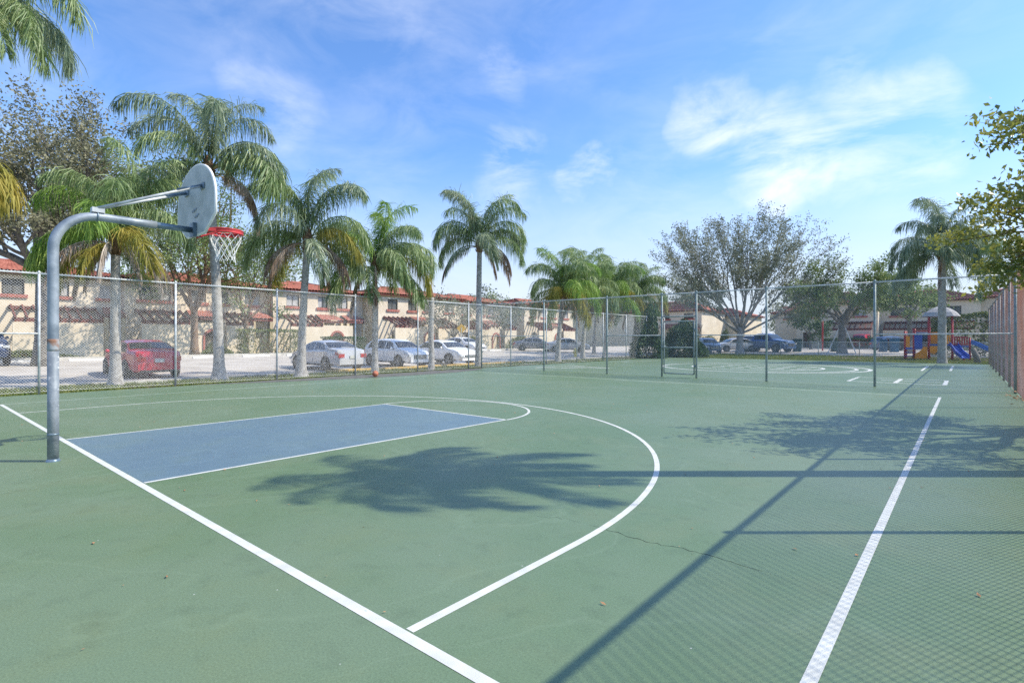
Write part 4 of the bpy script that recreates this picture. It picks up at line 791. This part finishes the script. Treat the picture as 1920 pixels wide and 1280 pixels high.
def townhouses(label, loc, rz, blocks, seed, zg=.3, sand_side=True):
    r = random.Random(seed); t = thing('townhouse_row', label, 'building', loc, rz)
    for bi, b in enumerate(blocks):
        x0, x1, yf, ze = b['x0'], b['x1'], b['y'], b.get('eave', 5.9); yb_ = yf + b.get('depth', 9.5)
        holes = [(x0 + a, x0 + c, b.get('wz', (4.42, 5.42))[0], b.get('wz', (4.42, 5.42))[1]) for a, c in b.get('win', ())] + [(x0 + a, x0 + c, zg - .2, zg + 2.1) for a, c in b.get('doors', ())] + [(x0 + a, x0 + c, 1.2, 2.3) for a, c in b.get('low', ())]
        front_wall(t, x0, x1, yf, zg - .9, ze - .1, holes, M_STUCCO)
        MB().bx(x0, x1, yf + .281, yb_, zg - .9, ze - .1).build('wall', M_STUCCO2 if b.get('sand') else M_STUCCO, t)
        hip_roof(t, x0, x1, yf, yb_, ze, b.get('rise', 1.15), hipl=b.get('hl', True), hipr=b.get('hr', True))
        for a, c in b.get('win', ()): window(t, x0 + a, x0 + c, yf, *b.get('wz', (4.42, 5.42)), r, dark=r.random() < .5, mul=2 if c - a > 1.7 else 1)
        for a, c in b.get('low', ()): window(t, x0 + a, x0 + c, yf, 1.2, 2.3, r, dark=True)
        for a, c in b.get('doors', ()): MB().bx(x0 + a, x0 + c, yf + .12, yf + .18, zg - .2, zg + 2.1).build('door', M_DOOR, t)
        for a, c in b.get('perg', ()): pergola(t, x0 + a, x0 + c, yf, zg=zg)
        for a, c in b.get('hood', ()): hood(t, x0 + a, x0 + c, yf)
        for a in b.get('arch', ()): arch(t, x0 + a, yf - 1.62, zg=zg)
        for a in b.get('round', ()):
            MB().tube([(x0 + a + .38 * math.cos(q), yf - .03, 2.05 + .38 * math.sin(q)) for q in [2 * math.pi * i / 20 for i in range(20)]], .05, 6, close=True).build('round_grille', M_WFRAMED, t)
            MB().lathe([(.34, yf - .025), (.34, yf - .005)], (x0 + a, 0, 2.05), 20, 'y').build('round_window', M_GLASS, t)
    return t
Y0 = -12.0
def blk(y0, y1, front, **k): return dict(x0=y0 - Y0, x1=y1 - Y0 - .004, y=-(front + 38.4), **k)
two = dict(win=((1.0, 2.9), (4.3, 5.3), (6.0, 7.1), (8.4, 9.8)), perg=((0.7, 4.0), (6.6, 9.0)), hood=((4.05, 6.5),), arch=(5.6,), round=(6.35,), doors=((4.6, 5.5),), low=((1.4, 2.8),))
two2 = dict(win=((1.1, 2.3), (3.6, 4.7), (5.6, 6.9), (8.6, 9.8)), perg=((0.5, 3.4), (5.9, 8.6)), hood=((3.45, 5.8),), arch=(5.0,), round=(2.0,), doors=((3.9, 4.8),), low=((6.4, 7.8),))
townhouses('long cream two storey townhouse row with red tile roof across the parking lot', (-38.4, Y0, 0), R(90), [
    blk(-12, -1, -38.6, **two), blk(-1, 9.5, -38.9, win=((1.4, 2.4), (4.1, 5.2), (6.6, 7.5), (9.1, 10.1)), perg=((4.4, 9.0),), hood=((9.1, 10.45),), round=(), doors=(), low=((1.4, 2.8),)),
    blk(9.5, 20, -38.3, win=((0.9, 3.0), (4.4, 5.5), (6.1, 7.2), (8.5, 9.8)), perg=((0.6, 3.7), (6.3, 8.4)), hood=((3.8, 6.2), (8.5, 10.3)), arch=(5.4,), round=(5.9, 9.7), doors=((4.3, 5.2),)),
    blk(20, 29, -37.4, win=((1.2, 2.4), (4.2, 5.2), (6.2, 7.3)), perg=((0.6, 3.6),), hood=((3.7, 6.0), (6.3, 8.4)), arch=(5.2,), round=(6.9,), doors=((4.3, 5.2),)),
    blk(29, 40, -34.8, sand=True, **two2), blk(40, 51, -36.2, **two), blk(51, 62, -34.6, **two2)], 5)
# far townhouses facing the courts
MBk = lambda x0, x1, y, **k: dict(x0=x0, x1=x1, y=y, **k)
townhouses('far townhouse with sunlit blank end wall seen through the gate', (0, 0, 0), 0, [MBk(-46, -20.6, 74.0, eave=5.7, rise=1.6, depth=10, win=((17.3, 18.5), (19.0, 20.6), (22.8, 24.2)), hood=((19.5, 25.2),), wz=(4.5, 5.3), hr=True), MBk(-46, -17.8, 84.2, eave=5.2, rise=1.3, depth=9)], 6)
fb = dict(win=((1.2, 3.4), (5.0, 7.2)), perg=((.4, 8.2),))
townhouses('far shaded townhouse row behind the trees and playground', (0, 0, 0), 0, [
    MBk(-12.5, -9.0, 80.5, eave=5.2, rise=1.0, win=((1.2, 2.6),)),
    MBk(-9.0, 0.0, 77.0, eave=6.1, rise=1.6, win=((1.6, 3.9), (5.6, 7.8)), perg=((3.4, 8.6),), doors=((.8, 1.8),)),
    MBk(0.0, 9.5, 80.0, eave=6.2, rise=1.5, win=((1.0, 3.6), (5.2, 7.8)), perg=((.4, 9.0),)),
    MBk(9.5, 21.0, 82.5, eave=6.5, rise=1.6, win=((1.0, 3.4), (5.6, 7.6), (8.6, 10.2)), perg=((.4, 5.0),)),
    MBk(21.0, 34.0, 80.0, eave=6.3, rise=1.5, win=((1.0, 3.4), (5.6, 7.6)))], 7, zg=.3)
# flowers / path slabs
for i, y in enumerate((13.2, 24.9)):
    sl = MB().bx(-36.5, -29.95, y, y + 1.3, .30, .395).build('garden_path', M_CONC); sl['kind'] = 'structure'; sl['label'] = 'pale concrete path to the townhouse arch'

# ------------------------------------------------------------------ vehicles
def paint(name, c, metal=0.25): return mat('car_paint_' + name, c, 0.28, metal, var=0.05, scale=2, coat=0.6, spec=0.5)
M_CGLASS = mat('car_glass', (0.012, 0.015, 0.018), 0.06, 0.0, col2=(0.03, 0.035, 0.04), scale=1.0, spec=0.9)
M_TYRE = mat('tyre', (0.018, 0.018, 0.018), 0.85, var=0.2); M_ALLOY = mat('alloy_wheel', (0.48, 0.49, 0.50), 0.35, 0.6, var=0.1); M_TAIL = mat('tail_light', (0.42, 0.02, 0.02), 0.2, var=0.1, spec=0.7)
M_HEAD = mat('head_light', (0.62, 0.64, 0.66), 0.12, 0.2, var=0.1, spec=0.8); M_PLAST = mat('black_trim', (0.025, 0.025, 0.027), 0.6, var=0.2); M_PLATE = mat('licence_plate', (0.62, 0.63, 0.60), 0.5, col2=(0.45, 0.47, 0.42), scale=30); M_CHROME = mat('chrome', (0.62, 0.62, 0.63), 0.2, 0.9, var=0.05)
def interp(tab, x):
    if x <= tab[0][0]: return tab[0][1]
    for (a, u), (b, v) in zip(tab[:-1], tab[1:]):
        if x <= b: return u + (v - u) * (x - a) / (b - a)
    return tab[-1][1]
CT = {
 'sedan': dict(L=4.65, W=1.80, top=[(-2.32, .60), (-2.27, .98), (-2.1, 1.04), (-1.62, 1.08), (-.95, 1.37), (-.35, 1.455), (.25, 1.43), (.62, 1.32), (1.22, .99), (1.75, .90), (2.12, .78), (2.28, .62), (2.33, .45)], belt=[(-2.32, .58), (-2.2, .92), (-1.6, .97), (0, .93), (1.25, .90), (2.0, .76), (2.33, .43)], rear=(-1.58, -.98), front=(.60, 1.20), side=(-1.42, .98), pillars=(-.25,), wh=(-1.36, 1.36), wr=.325),
 'hatch': dict(L=4.3, W=1.72, top=[(-2.12, .60), (-2.1, 1.0), (-1.85, 1.30), (-1.45, 1.47), (-.5, 1.53), (.3, 1.49), (.70, 1.36), (1.22, 1.02), (1.75, .92), (2.05, .80), (2.15, .6)], belt=[(-2.12, .58), (-2.05, .95), (-1.3, .98), (0, .93), (1.25, .92), (1.95, .78), (2.15, .55)], rear=(-2.04, -1.55), front=(.66, 1.20), side=(-1.7, 1.0), pillars=(-.75, .05), wh=(-1.28, 1.30), wr=.315),
 'van': dict(L=4.95, W=1.92, top=[(-2.46, .60), (-2.44, 1.05), (-2.25, 1.55), (-1.9, 1.76), (-.6, 1.80), (.35, 1.75), (.75, 1.60), (1.45, 1.12), (1.95, 1.0), (2.35, .82), (2.47, .58)], belt=[(-2.46, .58), (-2.4, 1.02), (-1.2, 1.06), (0, 1.02), (1.45, 1.0), (2.25, .8), (2.47, .55)], rear=(-2.40, -2.0), front=(.72, 1.42), side=(-2.05, 1.15), pillars=(-1.0, .1), wh=(-1.5, 1.5), wr=.34),
 'pickup': dict(L=5.7, W=1.98, top=[(-2.84, .75), (-2.82, 1.22), (-2.6, 1.26), (-.95, 1.28), (-.80, 1.80), (-.3, 1.90), (.55, 1.88), (.90, 1.78), (1.42, 1.30), (2.0, 1.24), (2.62, 1.14), (2.80, .95), (2.85, .7)], belt=[(-2.84, .73), (-2.7, 1.18), (-.9, 1.20), (1.45, 1.18), (2.5, 1.06), (2.85, .68)], rear=(-.94, -.82), front=(.88, 1.40), side=(-.72, 1.15), pillars=(.2,), wh=(-1.75, 1.80), wr=.40)}
def car(kind, label, x, y, rz, pm, group=None, name='parked_car', plate=True, dark_rim=False):
    c = CT[kind]; W = c['W'] / 2; L = c['L'] / 2; zl = .24 if kind != 'pickup' else .38
    t = thing(name, label, 'pickup truck' if kind == 'pickup' else 'minivan' if kind == 'van' else 'car', (x, y, gz(x, y) - .03), rz, group)
    def wf(x_): q = abs(x_) / L; return W * (1 - .16 * max(0, q - .62) / .38 - .10 * max(0, (q - .9) / .1) ** 2)
    def S(x_, v):     # half section: v 0..1 from rocker to roof centre
        zt_ = interp(c['top'], x_); zb_ = min(interp(c['belt'], x_), zt_ - .015); w_ = wf(x_); cab = max(0, zt_ - zb_)
        wt = w_ - .02 - min(.24, cab * .42); zlo = zl + (.10 if abs(x_) > L * .93 else 0)
        P = [(w_ * .90, zlo), (w_ * .985, zlo + .13), (w_, (zlo + zb_) * .52 + .02), (w_ * .985, zb_ - .05), (w_ - .025, zb_), (wt, zt_ - min(.05, cab * .3)), (wt - .10, zt_ - .004), (0, zt_ + .018)]
        k = v * (len(P) - 1); i = min(int(k), len(P) - 2); f = k - i
        return Vector((x_, P[i][0] + (P[i + 1][0] - P[i][0]) * f, P[i][1] + (P[i + 1][1] - P[i][1]) * f))
    xs = sorted(set([a for a, _ in c['top']] + [-L + 2 * L * i / 30 for i in range(31)])); xs = [q for q in xs if -L <= q <= L]; NV = 8
    V = []; F = []
    for q in xs:
        row = [S(q, i / 7) for i in range(8)]; V += [tuple(p) for p in row] + [(p.x, -p.y, p.z) for p in row[-2::-1]]
    n = 15
    for j in range(len(xs) - 1):
        for i in range(n - 1): F.append((j * n + i, j * n + i + 1, (j + 1) * n + i + 1, (j + 1) * n + i))
        F.append((j * n + n - 1, j * n, (j + 1) * n, (j + 1) * n + n - 1))
    F.append(tuple(range(n))); F.append(tuple((len(xs) - 1) * n + i for i in range(n - 1, -1, -1)))
    mb = MB(); mb.add(V, F); body = mb.build('body', pm, t, True)
    try:
        md = body.modifiers.new('edge', 'EDGE_SPLIT'); md.split_angle = R(35)
    except Exception: pass
    def patch(name_, xa, xb, va, vb, off, m, parent, sgn=1, nx=6, nv=4, tap=(0, 0)):
        V = []; 
        for i in range(nx + 1):
            for j in range(nv + 1):
                v = va + (vb - va) * j / nv; xq = (xa + tap[0] * j / nv) + ((xb + tap[1] * j / nv) - (xa + tap[0] * j / nv)) * i / nx
                p = S(xq, v); e = .01; du = S(xq + e, v) - S(xq - e, v); dvv = S(xq, min(1, v + .01)) - S(xq, v - .01); nn = du.cross(dvv); nn = nn.normalized() if nn.length > 1e-9 else Vector((0, 0, 1))
                if nn.y < -.01 or (abs(nn.y) < .3 and nn.z < 0): nn = -nn
                p = p + nn * off; V.append((p.x, p.y * sgn, p.z))
        return MB().add(V, [(i * (nv + 1) + j, i * (nv + 1) + j + 1, (i + 1) * (nv + 1) + j + 1, (i + 1) * (nv + 1) + j) for i in range(nx) for j in range(nv)]).build(name_, m, parent, True)
    def full(name_, xa, xb, va, off, m):      # both halves, windscreen and rear screen
        V = []; nx, nv = 5, 6
        for i in range(nx + 1):
            xq = xa + (xb - xa) * i / nx; row = [S(xq, va + (1 - va) * j / nv) for j in range(nv + 1)]
            sl_ = (S(xq + .02, 1) - S(xq - .02, 1)); nn = Vector((-sl_.z, 0, sl_.x)).normalized() * off
            V += [tuple(p + nn) for p in row] + [((p + nn).x, -(p + nn).y, (p + nn).z) for p in row[-2::-1]]
        k = 2 * nv + 1
        return MB().add(V, [(i * k + j, i * k + j + 1, (i + 1) * k + j + 1, (i + 1) * k + j) for i in range(nx) for j in range(k - 1)]).build(name_, m, t, True)
    full('windscreen', c['front'][0] + .03, c['front'][1] - .04, .80, .010, M_CGLASS); full('rear_window', c['rear'][0] + .04, c['rear'][1] - .02, .80, .010, M_CGLASS)
    a, b = c['side']; cuts = [a] + list(c['pillars']) + [b]
    for sg in (1, -1):
        for k in range(len(cuts) - 1):
            xa, xb = cuts[k] + .05, cuts[k + 1] - .05
            patch('side_window', xa, xb, 4.12 / 7, 4.92 / 7, .008, M_CGLASS, t, sg, tap=(.30 if k == 0 and kind != 'pickup' else .0, -.34 if k == len(cuts) - 2 else 0))
            dr = patch('door_seam', xb + .035, xb + .05, .16, 4.0 / 7, .004, M_PLAST, t, sg, 1, 6)
            MB().bx(xa + .08, xa + .26, sg * (W - .005) - .012, sg * (W - .005) + .012, .80 + (.2 if kind in ('pickup', 'van') else 0), .83 + (.2 if kind in ('pickup', 'van') else 0)).build('door_handle', pm, t)
        patch('sill_trim', -L * .82, L * .82, .01, .10, .004, M_PLAST, t, sg, 8, 2)
        mi = MB().lathe([(.01, -.05), (.07, -.04), (.085, 0), (.06, .045), (.01, .05)], (b - .18, sg * (W + .06), interp(c['belt'], b) + .10), 10, 'x').build('mirror', pm, t, True)
        patch('head_light', L - .42, L - .10, 2.6 / 7, 3.7 / 7, .008, M_HEAD, t, sg); patch('tail_light', -L + .03, -L + .26, 2.5 / 7, 3.75 / 7, .008, M_TAIL, t, sg)
    zb_ = interp(c['belt'], -L + .05)
    # rear and front details sit on flat panels proud of the end caps
    zr = interp(c['top'], -L + .06)
    MB().bx(-L - .025, -L + .06, -W * .78, W * .78, zl + .06, zl + .30).build('rear_bumper', pm, t); MB().bx(-L - .03, -L + .05, -W * .70, W * .70, zl - .02, zl + .07).build('rear_skirt', M_PLAST, t)
    MB().bx(L - .07, L + .025, -W * .76, W * .76, zl + .02, zl + .18).build('front_bumper', pm, t)
    fz = interp(c['top'], L - .05) - .03
    gr = MB().bx(L - .10, L + .015, -W * .50, W * .50, zl + .20, fz).build('grille', M_PLAST, t)
    for k in range(3): MB().bx(L + .012, L + .02, -W * .46, W * .46, zl + .22 + k * (fz - zl - .26) / 2.6, zl + .245 + k * (fz - zl - .26) / 2.6).build('grille_bar', M_CHROME, gr)
    for sg in (1, -1):
        MB().bx(L - .16, L + .005, sg * W * .74 - .12, sg * W * .74 + .12, fz - .10, fz + .02).build('front_lamp', M_HEAD, t)
        MB().bx(-L - .012, -L + .10, sg * W * .66 - .15, sg * W * .66 + .15, zl + .40, zl + .58).build('rear_lamp', M_TAIL, t)
    if plate: MB().bx(-L - .034, -L, -.16, .16, zl + .36, zl + .50).build('licence_plate', M_PLATE, t)
    wr = c['wr']; rimm = M_ALLOY
    tm = MB().lathe([(wr * .62, -.10), (wr * .94, -.105), (wr, -.07), (wr, .07), (wr * .94, .105), (wr * .62, .10)], n=22, axis='y').mesh('tyre', M_TYRE, True)
    rmb = MB().lathe([(wr * .64, -.085), (wr * .60, .075), (wr * .15, .09), (.004, .09)], n=20, axis='y')
    for k in range(7):
        a_ = 2 * math.pi * k / 7; rmb.beam((.03 * math.cos(a_), .097, .03 * math.sin(a_)), (wr * .6 * math.cos(a_), .092, wr * .6 * math.sin(a_)), .045, .02)
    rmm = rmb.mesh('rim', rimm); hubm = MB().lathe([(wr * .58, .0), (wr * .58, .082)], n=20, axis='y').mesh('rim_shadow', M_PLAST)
    am = MB().lathe([(wr * 1.17, -.03), (wr * 1.17, .012), (wr * 1.10, .014)], n=24, axis='y').mesh('wheel_arch', M_PLAST)
    for wx in c['wh']:
        for sg in (1, -1):
            e = bpy.data.objects.new('wheel', tm); COL.objects.link(e); e.parent = t; e.location = (wx, sg * (wf(wx) - .075), wr); e.rotation_euler = (0, 0, 0 if sg > 0 else math.pi)
            link('rim', rmm, e)
            link('wheel_arch', am, t, (wx, sg * (wf(wx) - .004), wr + .02), (0, 0, 0 if sg > 0 else math.pi))
    return t
P_SIL = paint('silver', (0.56, 0.56, 0.57), .25); P_WHT = paint('white', (0.84, 0.83, 0.82), 0); P_RED = paint('red', (0.50, 0.015, 0.04), .0); P_NAVY = paint('navy', (0.022, 0.04, 0.10), .3); P_BLUE = paint('blue', (0.04, 0.10, 0.25), .3); P_GREY = paint('grey', (0.25, 0.25, 0.27), .5); P_DBL = paint('slate_blue', (0.07, 0.12, 0.21), .3); P_BLK = paint('black', (0.012, 0.013, 0.015), .1)
PI = math.pi
car('sedan', 'silver sedan parked tail towards the court fence', -16.35, 12.75, PI, P_SIL)
car('sedan', 'glossy red sedan showing its tail behind the fence', -17.75, 5.15, PI, P_RED)
car('hatch', 'white hatchback with dark grille parked nose to the yellow kerb', -16.3, 17.0, 0, P_WHT, plate=False)
car('sedan', 'white sedan parked nose out beside the lone palm', -16.35, 20.7, 0, P_WHT, plate=False)
car('sedan', 'white sedan farther back near the yellow sign', -26.3, 32.0, 0, P_WHT, plate=False)
car('sedan', 'grey sedan parked side on at the townhouse end', -27.2, 43.6, .75, P_GREY)
car('sedan', 'light grey sedan half hidden by the palm clump trunk', -23.6, 44.6, .75, P_SIL)
car('pickup', 'dark navy pickup truck at the left edge behind the hoop pole', -28.0, 1.0, .05, P_NAVY, name='pickup_truck')
car('hatch', 'slate blue hatchback seen just right of the gate', -12.0, 52.9, PI * .72 + PI, P_DBL)
car('sedan', 'silver blue sedan behind the vase shaped tree trunk', -10.3, 56.3, PI * .25 + PI, P_SIL)
car('van', 'white minivan beside the blue pickup truck', -9.6, 60.3, PI * 1.45, P_WHT, name='minivan', plate=False)
car('pickup', 'bright blue pickup truck with chrome grille beyond the far court', -7.6, 57.4, -.35, P_BLUE, name='pickup_truck', plate=False)
car('van', 'dark red minivan parked before the far townhouse', -1.2, 75.2, PI * .5 - .1, P_RED, name='minivan')
car('pickup', 'black pickup truck behind the playground posts', 4.6, 66.5, .1, P_BLK, name='pickup_truck')
car('hatch', 'blue hatchback half hidden beside the playground', 2.2, 68.0, .9, P_DBL)

# ------------------------------------------------------------------ playground
bed = sheet('mulch_bed', 0.2, 16, 44.0, 51.2, -0.035, M_MULCH, 'brown mulch bed under the play structure'); 
PX, PY = 5.55, 48.4
pg = thing('play_structure', 'playground climber with red posts, orange panel, blue slides and grey canopy', 'playground', (PX, PY, -.05)); pg.scale = (.80, .80, .86)
def post(x, y, h_, m=M_RED): MB().tube([(x, y, -.1), (x, y, h_)], .075, 10).build('post', m, pg, True)
ps = [(-1.0, -1.0, 2.5), (-.35, -1.0, 2.7), (.75, -1.0, 3.75), (2.4, -1.0, 3.75), (-1.0, .6, 2.5), (-.35, .6, 2.7), (.75, .6, 3.75), (2.4, .6, 3.75), (3.6, -1.0, 1.9), (3.6, .4, 1.9)]
for q in ps: post(*q)
MB().bx(-1.05, .74, -1.0, .6, .95, 1.05).build('platform', M_BLUEP, pg); MB().bx(.75, 2.44, -1.0, .6, 1.25, 1.35).build('platform', M_BLUEP, pg); MB().bx(2.45, 3.65, -1.0, .5, 1.15, 1.25).build('platform', M_BLUEP, pg)
can = MB(); cx_, cy_ = 1.58, -.2; rw, rd_ = 1.42, 1.35; zc = 3.7
prof = [(1.0, 0), (.8, .36), (.5, .66), (.2, .84), (.02, .88)]; NS = 20; b = 0
for k, (f_, zz) in enumerate(prof):
    for i in range(NS):
        a = 2 * PI * i / NS; sq = 1 / max(abs(math.cos(a)), abs(math.sin(a))) ** .6; can.v.append((cx_ + rw * f_ * sq * math.cos(a), cy_ + rd_ * f_ * sq * math.sin(a), zc + zz))
for k in range(len(prof) - 1):
    for i in range(NS): can.f.append((k * NS + i, k * NS + (i + 1) % NS, (k + 1) * NS + (i + 1) % NS, (k + 1) * NS + i))
can.f.append(tuple(range(NS - 1, -1, -1))); can.f.append(tuple(len(prof) * NS - NS + i for i in range(NS)))
can.build('canopy', M_THATCH, pg)
def panel(x0, x1, y, z0, z1, m, nm='panel', slots=0):
    o = MB()
    if slots:
        o.bx(x0, x1, y - .03, y + .03, z1 - .1, z1).bx(x0, x1, y - .03, y + .03, z0, z0 + .1)
        for k in range(slots): xm = x0 + (x1 - x0) * (k + .5) / slots; o.bx(xm - .05, xm + .05, y - .025, y + .025, z0 + .1, z1 - .1)
    else: o.bx(x0, x1, y - .03, y + .03, z0, z1)
    return o.build(nm, m, pg)
panel(-.92, -.62, -1.0, 1.1, 2.05, M_ORANGE, 'side_panel'); panel(-.28, .3, -1.0, 1.05, 2.3, M_BLUEP, 'blue_panel'); panel(-.3, .7, -1.0, 2.4, 2.55, M_RED, 'top_bar')
panel(.85, 1.6, .55, 1.4, 2.4, M_ORANGE, 'rear_panel'); panel(1.7, 2.32, -1.0, 1.4, 2.1, M_ORANGE, 'guard_panel', 4); panel(2.5, 3.5, -1.0, 1.3, 2.0, M_RED, 'guard_rail', 6)
sl = MB(); 
# curved orange climber
for k in range(9):
    a0, a1 = PI / 2 * k / 9, PI / 2 * (k + 1) / 9
    sl.add([(-.1 + 1.55 * math.sin(a0), -1.12, .12 + 1.0 * (1 - math.cos(a0))), (-.1 + 1.55 * math.sin(a1), -1.12, .12 + 1.0 * (1 - math.cos(a1))), (-.1 + 1.55 * math.sin(a1), -1.12, 1.12 if k > 4 else .12 + 1.0 * (1 - math.cos(a1)) + .35), (-.1 + 1.55 * math.sin(a0), -1.12, 1.12 if k > 5 else .12 + 1.0 * (1 - math.cos(a0)) + .35)], [(0, 1, 2, 3)])
MB().prism([(-.3, .12), (.65, .15), (.68, 1.15), (.4, 1.15), (.15, .78), (-.2, .55)], lambda a, b, t_: (a, t_, b), -1.16, -1.05).build('orange_climber', M_ORANGE, pg)
MB().prism([(.85, .65), (1.15, .5), (1.45, .85), (1.5, 1.2), (.85, 1.2)], lambda a, b, t_: (a, t_, b), -1.16, -1.05).build('orange_step', M_ORANGE, pg)
def slide(pts, wd, m, nm):
    mb = MB()
    P = [Vector(p) for p in pts]; d0 = (P[-1] - P[0]); side = Vector((-d0.y, d0.x, 0)).normalized()
    prof_ = [(-wd / 2 - .05, .26), (-wd / 2, .26), (-wd / 2 + .03, .02), (0, 0), (wd / 2 - .03, .02), (wd / 2, .26), (wd / 2 + .05, .26), (wd / 2 + .05, -.06), (-wd / 2 - .05, -.06)]
    n = len(prof_)
    for p in P: mb.v += [tuple(p + side * a + Vector((0, 0, b))) for a, b in prof_]
    for j in range(len(P) - 1):
        for i in range(n): mb.f.append((j * n + i, j * n + (i + 1) % n, (j + 1) * n + (i + 1) % n, (j + 1) * n + i))
    mb.f.append(tuple(range(n))); mb.f.append(tuple((len(P) - 1) * n + i for i in range(n - 1, -1, -1)))
    return mb.build(nm, m, pg)
slide([(3.6, -.6, 1.5), (4.0, -.7, 1.35), (4.9, -.9, .85), (5.8, -1.05, .45), (6.5, -1.15, .33)], .62, M_BLUEL, 'slide'); slide([(2.5, -1.0, 1.3), (2.65, -1.4, 1.1), (2.95, -2.0, .6), (3.3, -2.5, .3)], .55, M_BLUEP, 'slide')
MB().tube([(3.2, -2.3, -.1), (3.2, -2.3, .4)], .07, 8).build('slide_leg', M_RED, pg); MB().tube([(5.4, -1.0, -.1), (5.4, -1.0, .55)], .05, 8).build('slide_leg', M_RED, pg)
for z in (.35, .65, .95): MB().tube([(-1.0, -1.05, z), (0, -1.05, z)], .025, 6).build('ladder_rung', M_BLUEP, pg)
# two stumps beside the palm
for x, y, a, l in ((8.95, 42.3, .25, 'short dark leaning stump nearer the palm'), (10.1, 43.0, .5, 'short dark leaning stump under the slide end')):
    s_ = thing('leaning_stump', l, 'stump', (x - .3, y, -.1)); MB().tube([(a * .6, 0, 0), (a * .3, 0, .5), (-.1, 0, 1.0)], [.2, .17, .15], 10).build('trunk', M_BARK, s_, True)

# ------------------------------------------------------------------ street furniture
hy = thing('fire_hydrant', 'yellow fire hydrant under the palm clump', 'hydrant', (-17.2, 36.5, -.05))
MB().lathe([(.16, 0), (.16, .06), (.11, .08), (.11, .5), (.15, .52), (.15, .58), (.10, .66), (.04, .74), (.03, .8)], n=14).build('barrel', M_HYD, hy, True)
MB().lathe([(.06, -.22), (.06, .22)], (0, 0, .42), 10, 'x').build('side_outlets', M_HYD, hy, True); MB().lathe([(.075, -.19), (.075, 0)], (0, 0, .40), 10, 'y').build('pumper_outlet', M_HYD, hy, True)
sg_ = thing('yellow_sign', 'small yellow diamond sign on a thin post near the white sedan', 'sign', (-24.4, 30.0, .15))
MB().tube([(0, 0, -.1), (0, 0, 2.35)], .025, 8).build('post', M_GPOST, sg_, True); MB().prism([(-.42, 0), (0, -.42), (.42, 0), (0, .42)], lambda a, b, t_: (t_, a, 2.25 + b), -.02, .0).build('plate', M_SIGN, sg_, False, None, (0, 0, -.6))
bl_ = [(-4.9, 58.6, M_BIN, .85, .75, 1.25, 'dark green bin by the blue pickup truck'), (3.0, 61.0, M_BINB, .7, .7, 1.25, 'blue bin left of the playground posts'), (2.0, 62.0, M_BINB, .65, .65, 1.15, 'blue bin farthest left by the fence post'), (-1.9, 60.5, M_BIN, .7, .7, 1.0, 'low green bin beside the propped tree')]
for x, y, m_, sx, sy, hh, l in bl_:
    b_ = thing('waste_bin', l, 'bin', (x, y, gz(x, y) - .05), .3)
    MB().prism([(-sx / 2 * .82, 0), (sx / 2 * .82, 0), (sx / 2, hh), (-sx / 2, hh)], lambda a, b, t_: (a, t_, b), -sy / 2, sy / 2).build('body', m_, b_)
    MB().prism([(-sx / 2 - .03, hh), (sx / 2 + .03, hh), (sx / 2 - .03, hh + .09), (-sx / 2 + .03, hh + .09)], lambda a, b, t_: (a, t_, b), -sy / 2 - .03, sy / 2 + .03).build('lid', m_, b_)
    for s in (-1, 1): MB().lathe([(.1, -.03), (.1, .03)], (s * sx * .42, sy / 2, .1), 10, 'x').build('wheel', M_TYRE, b_)
rp_ = thing('red_hoop_post', 'red post with a small white board before the far townhouse', 'post', (-3.2, 61.8, .2))
MB().tube([(0, 0, -.1), (0, 0, 4.2)], .075, 10).build('post', M_RED, rp_, True); MB().tube([(0, 0, 4.2), (.02, 0, 6.3)], [.2, .16], 10).build('upper_sleeve', M_RED, rp_, True)
MB().prism([(-.1, 3.15), (1.15, 3.3), (1.2, 4.2), (-.15, 3.95)], lambda a, b, t_: (a, t_, b), -.16, -.10).build('board', M_WHITEC, rp_)
# white props round the young tree
for k, (dx, dy) in enumerate(((-1.1, -.6), (1.2, -.5), (.2, 1.0))):
    pr_ = MB().beam((0, 0, -.1), (-dx * .8, -dy * .8, 2.4), .07, .07).build('tree_prop', M_WHITEC, None, False, (-.6 + dx, 56.3 + dy, .2)); tag(pr_, 'white timber prop leaning on the %s side of the tree by the minivan' % ('left', 'right', 'back')[k], 'timber prop', 'white timber tree props')
# low wire fence behind the big tree
lf = [(-15 + i * 3.0) for i in range(8)]
fence('low_fence', 'low green wire fence along the far lawn behind the vase shaped tree', (-13.5, 50.6), (13.5, 50.6), [i * 3.0 for i in range(10)], 1.25, M_GPOST, M_GPOST, M_WIREG, pr=.03, rad=.003)
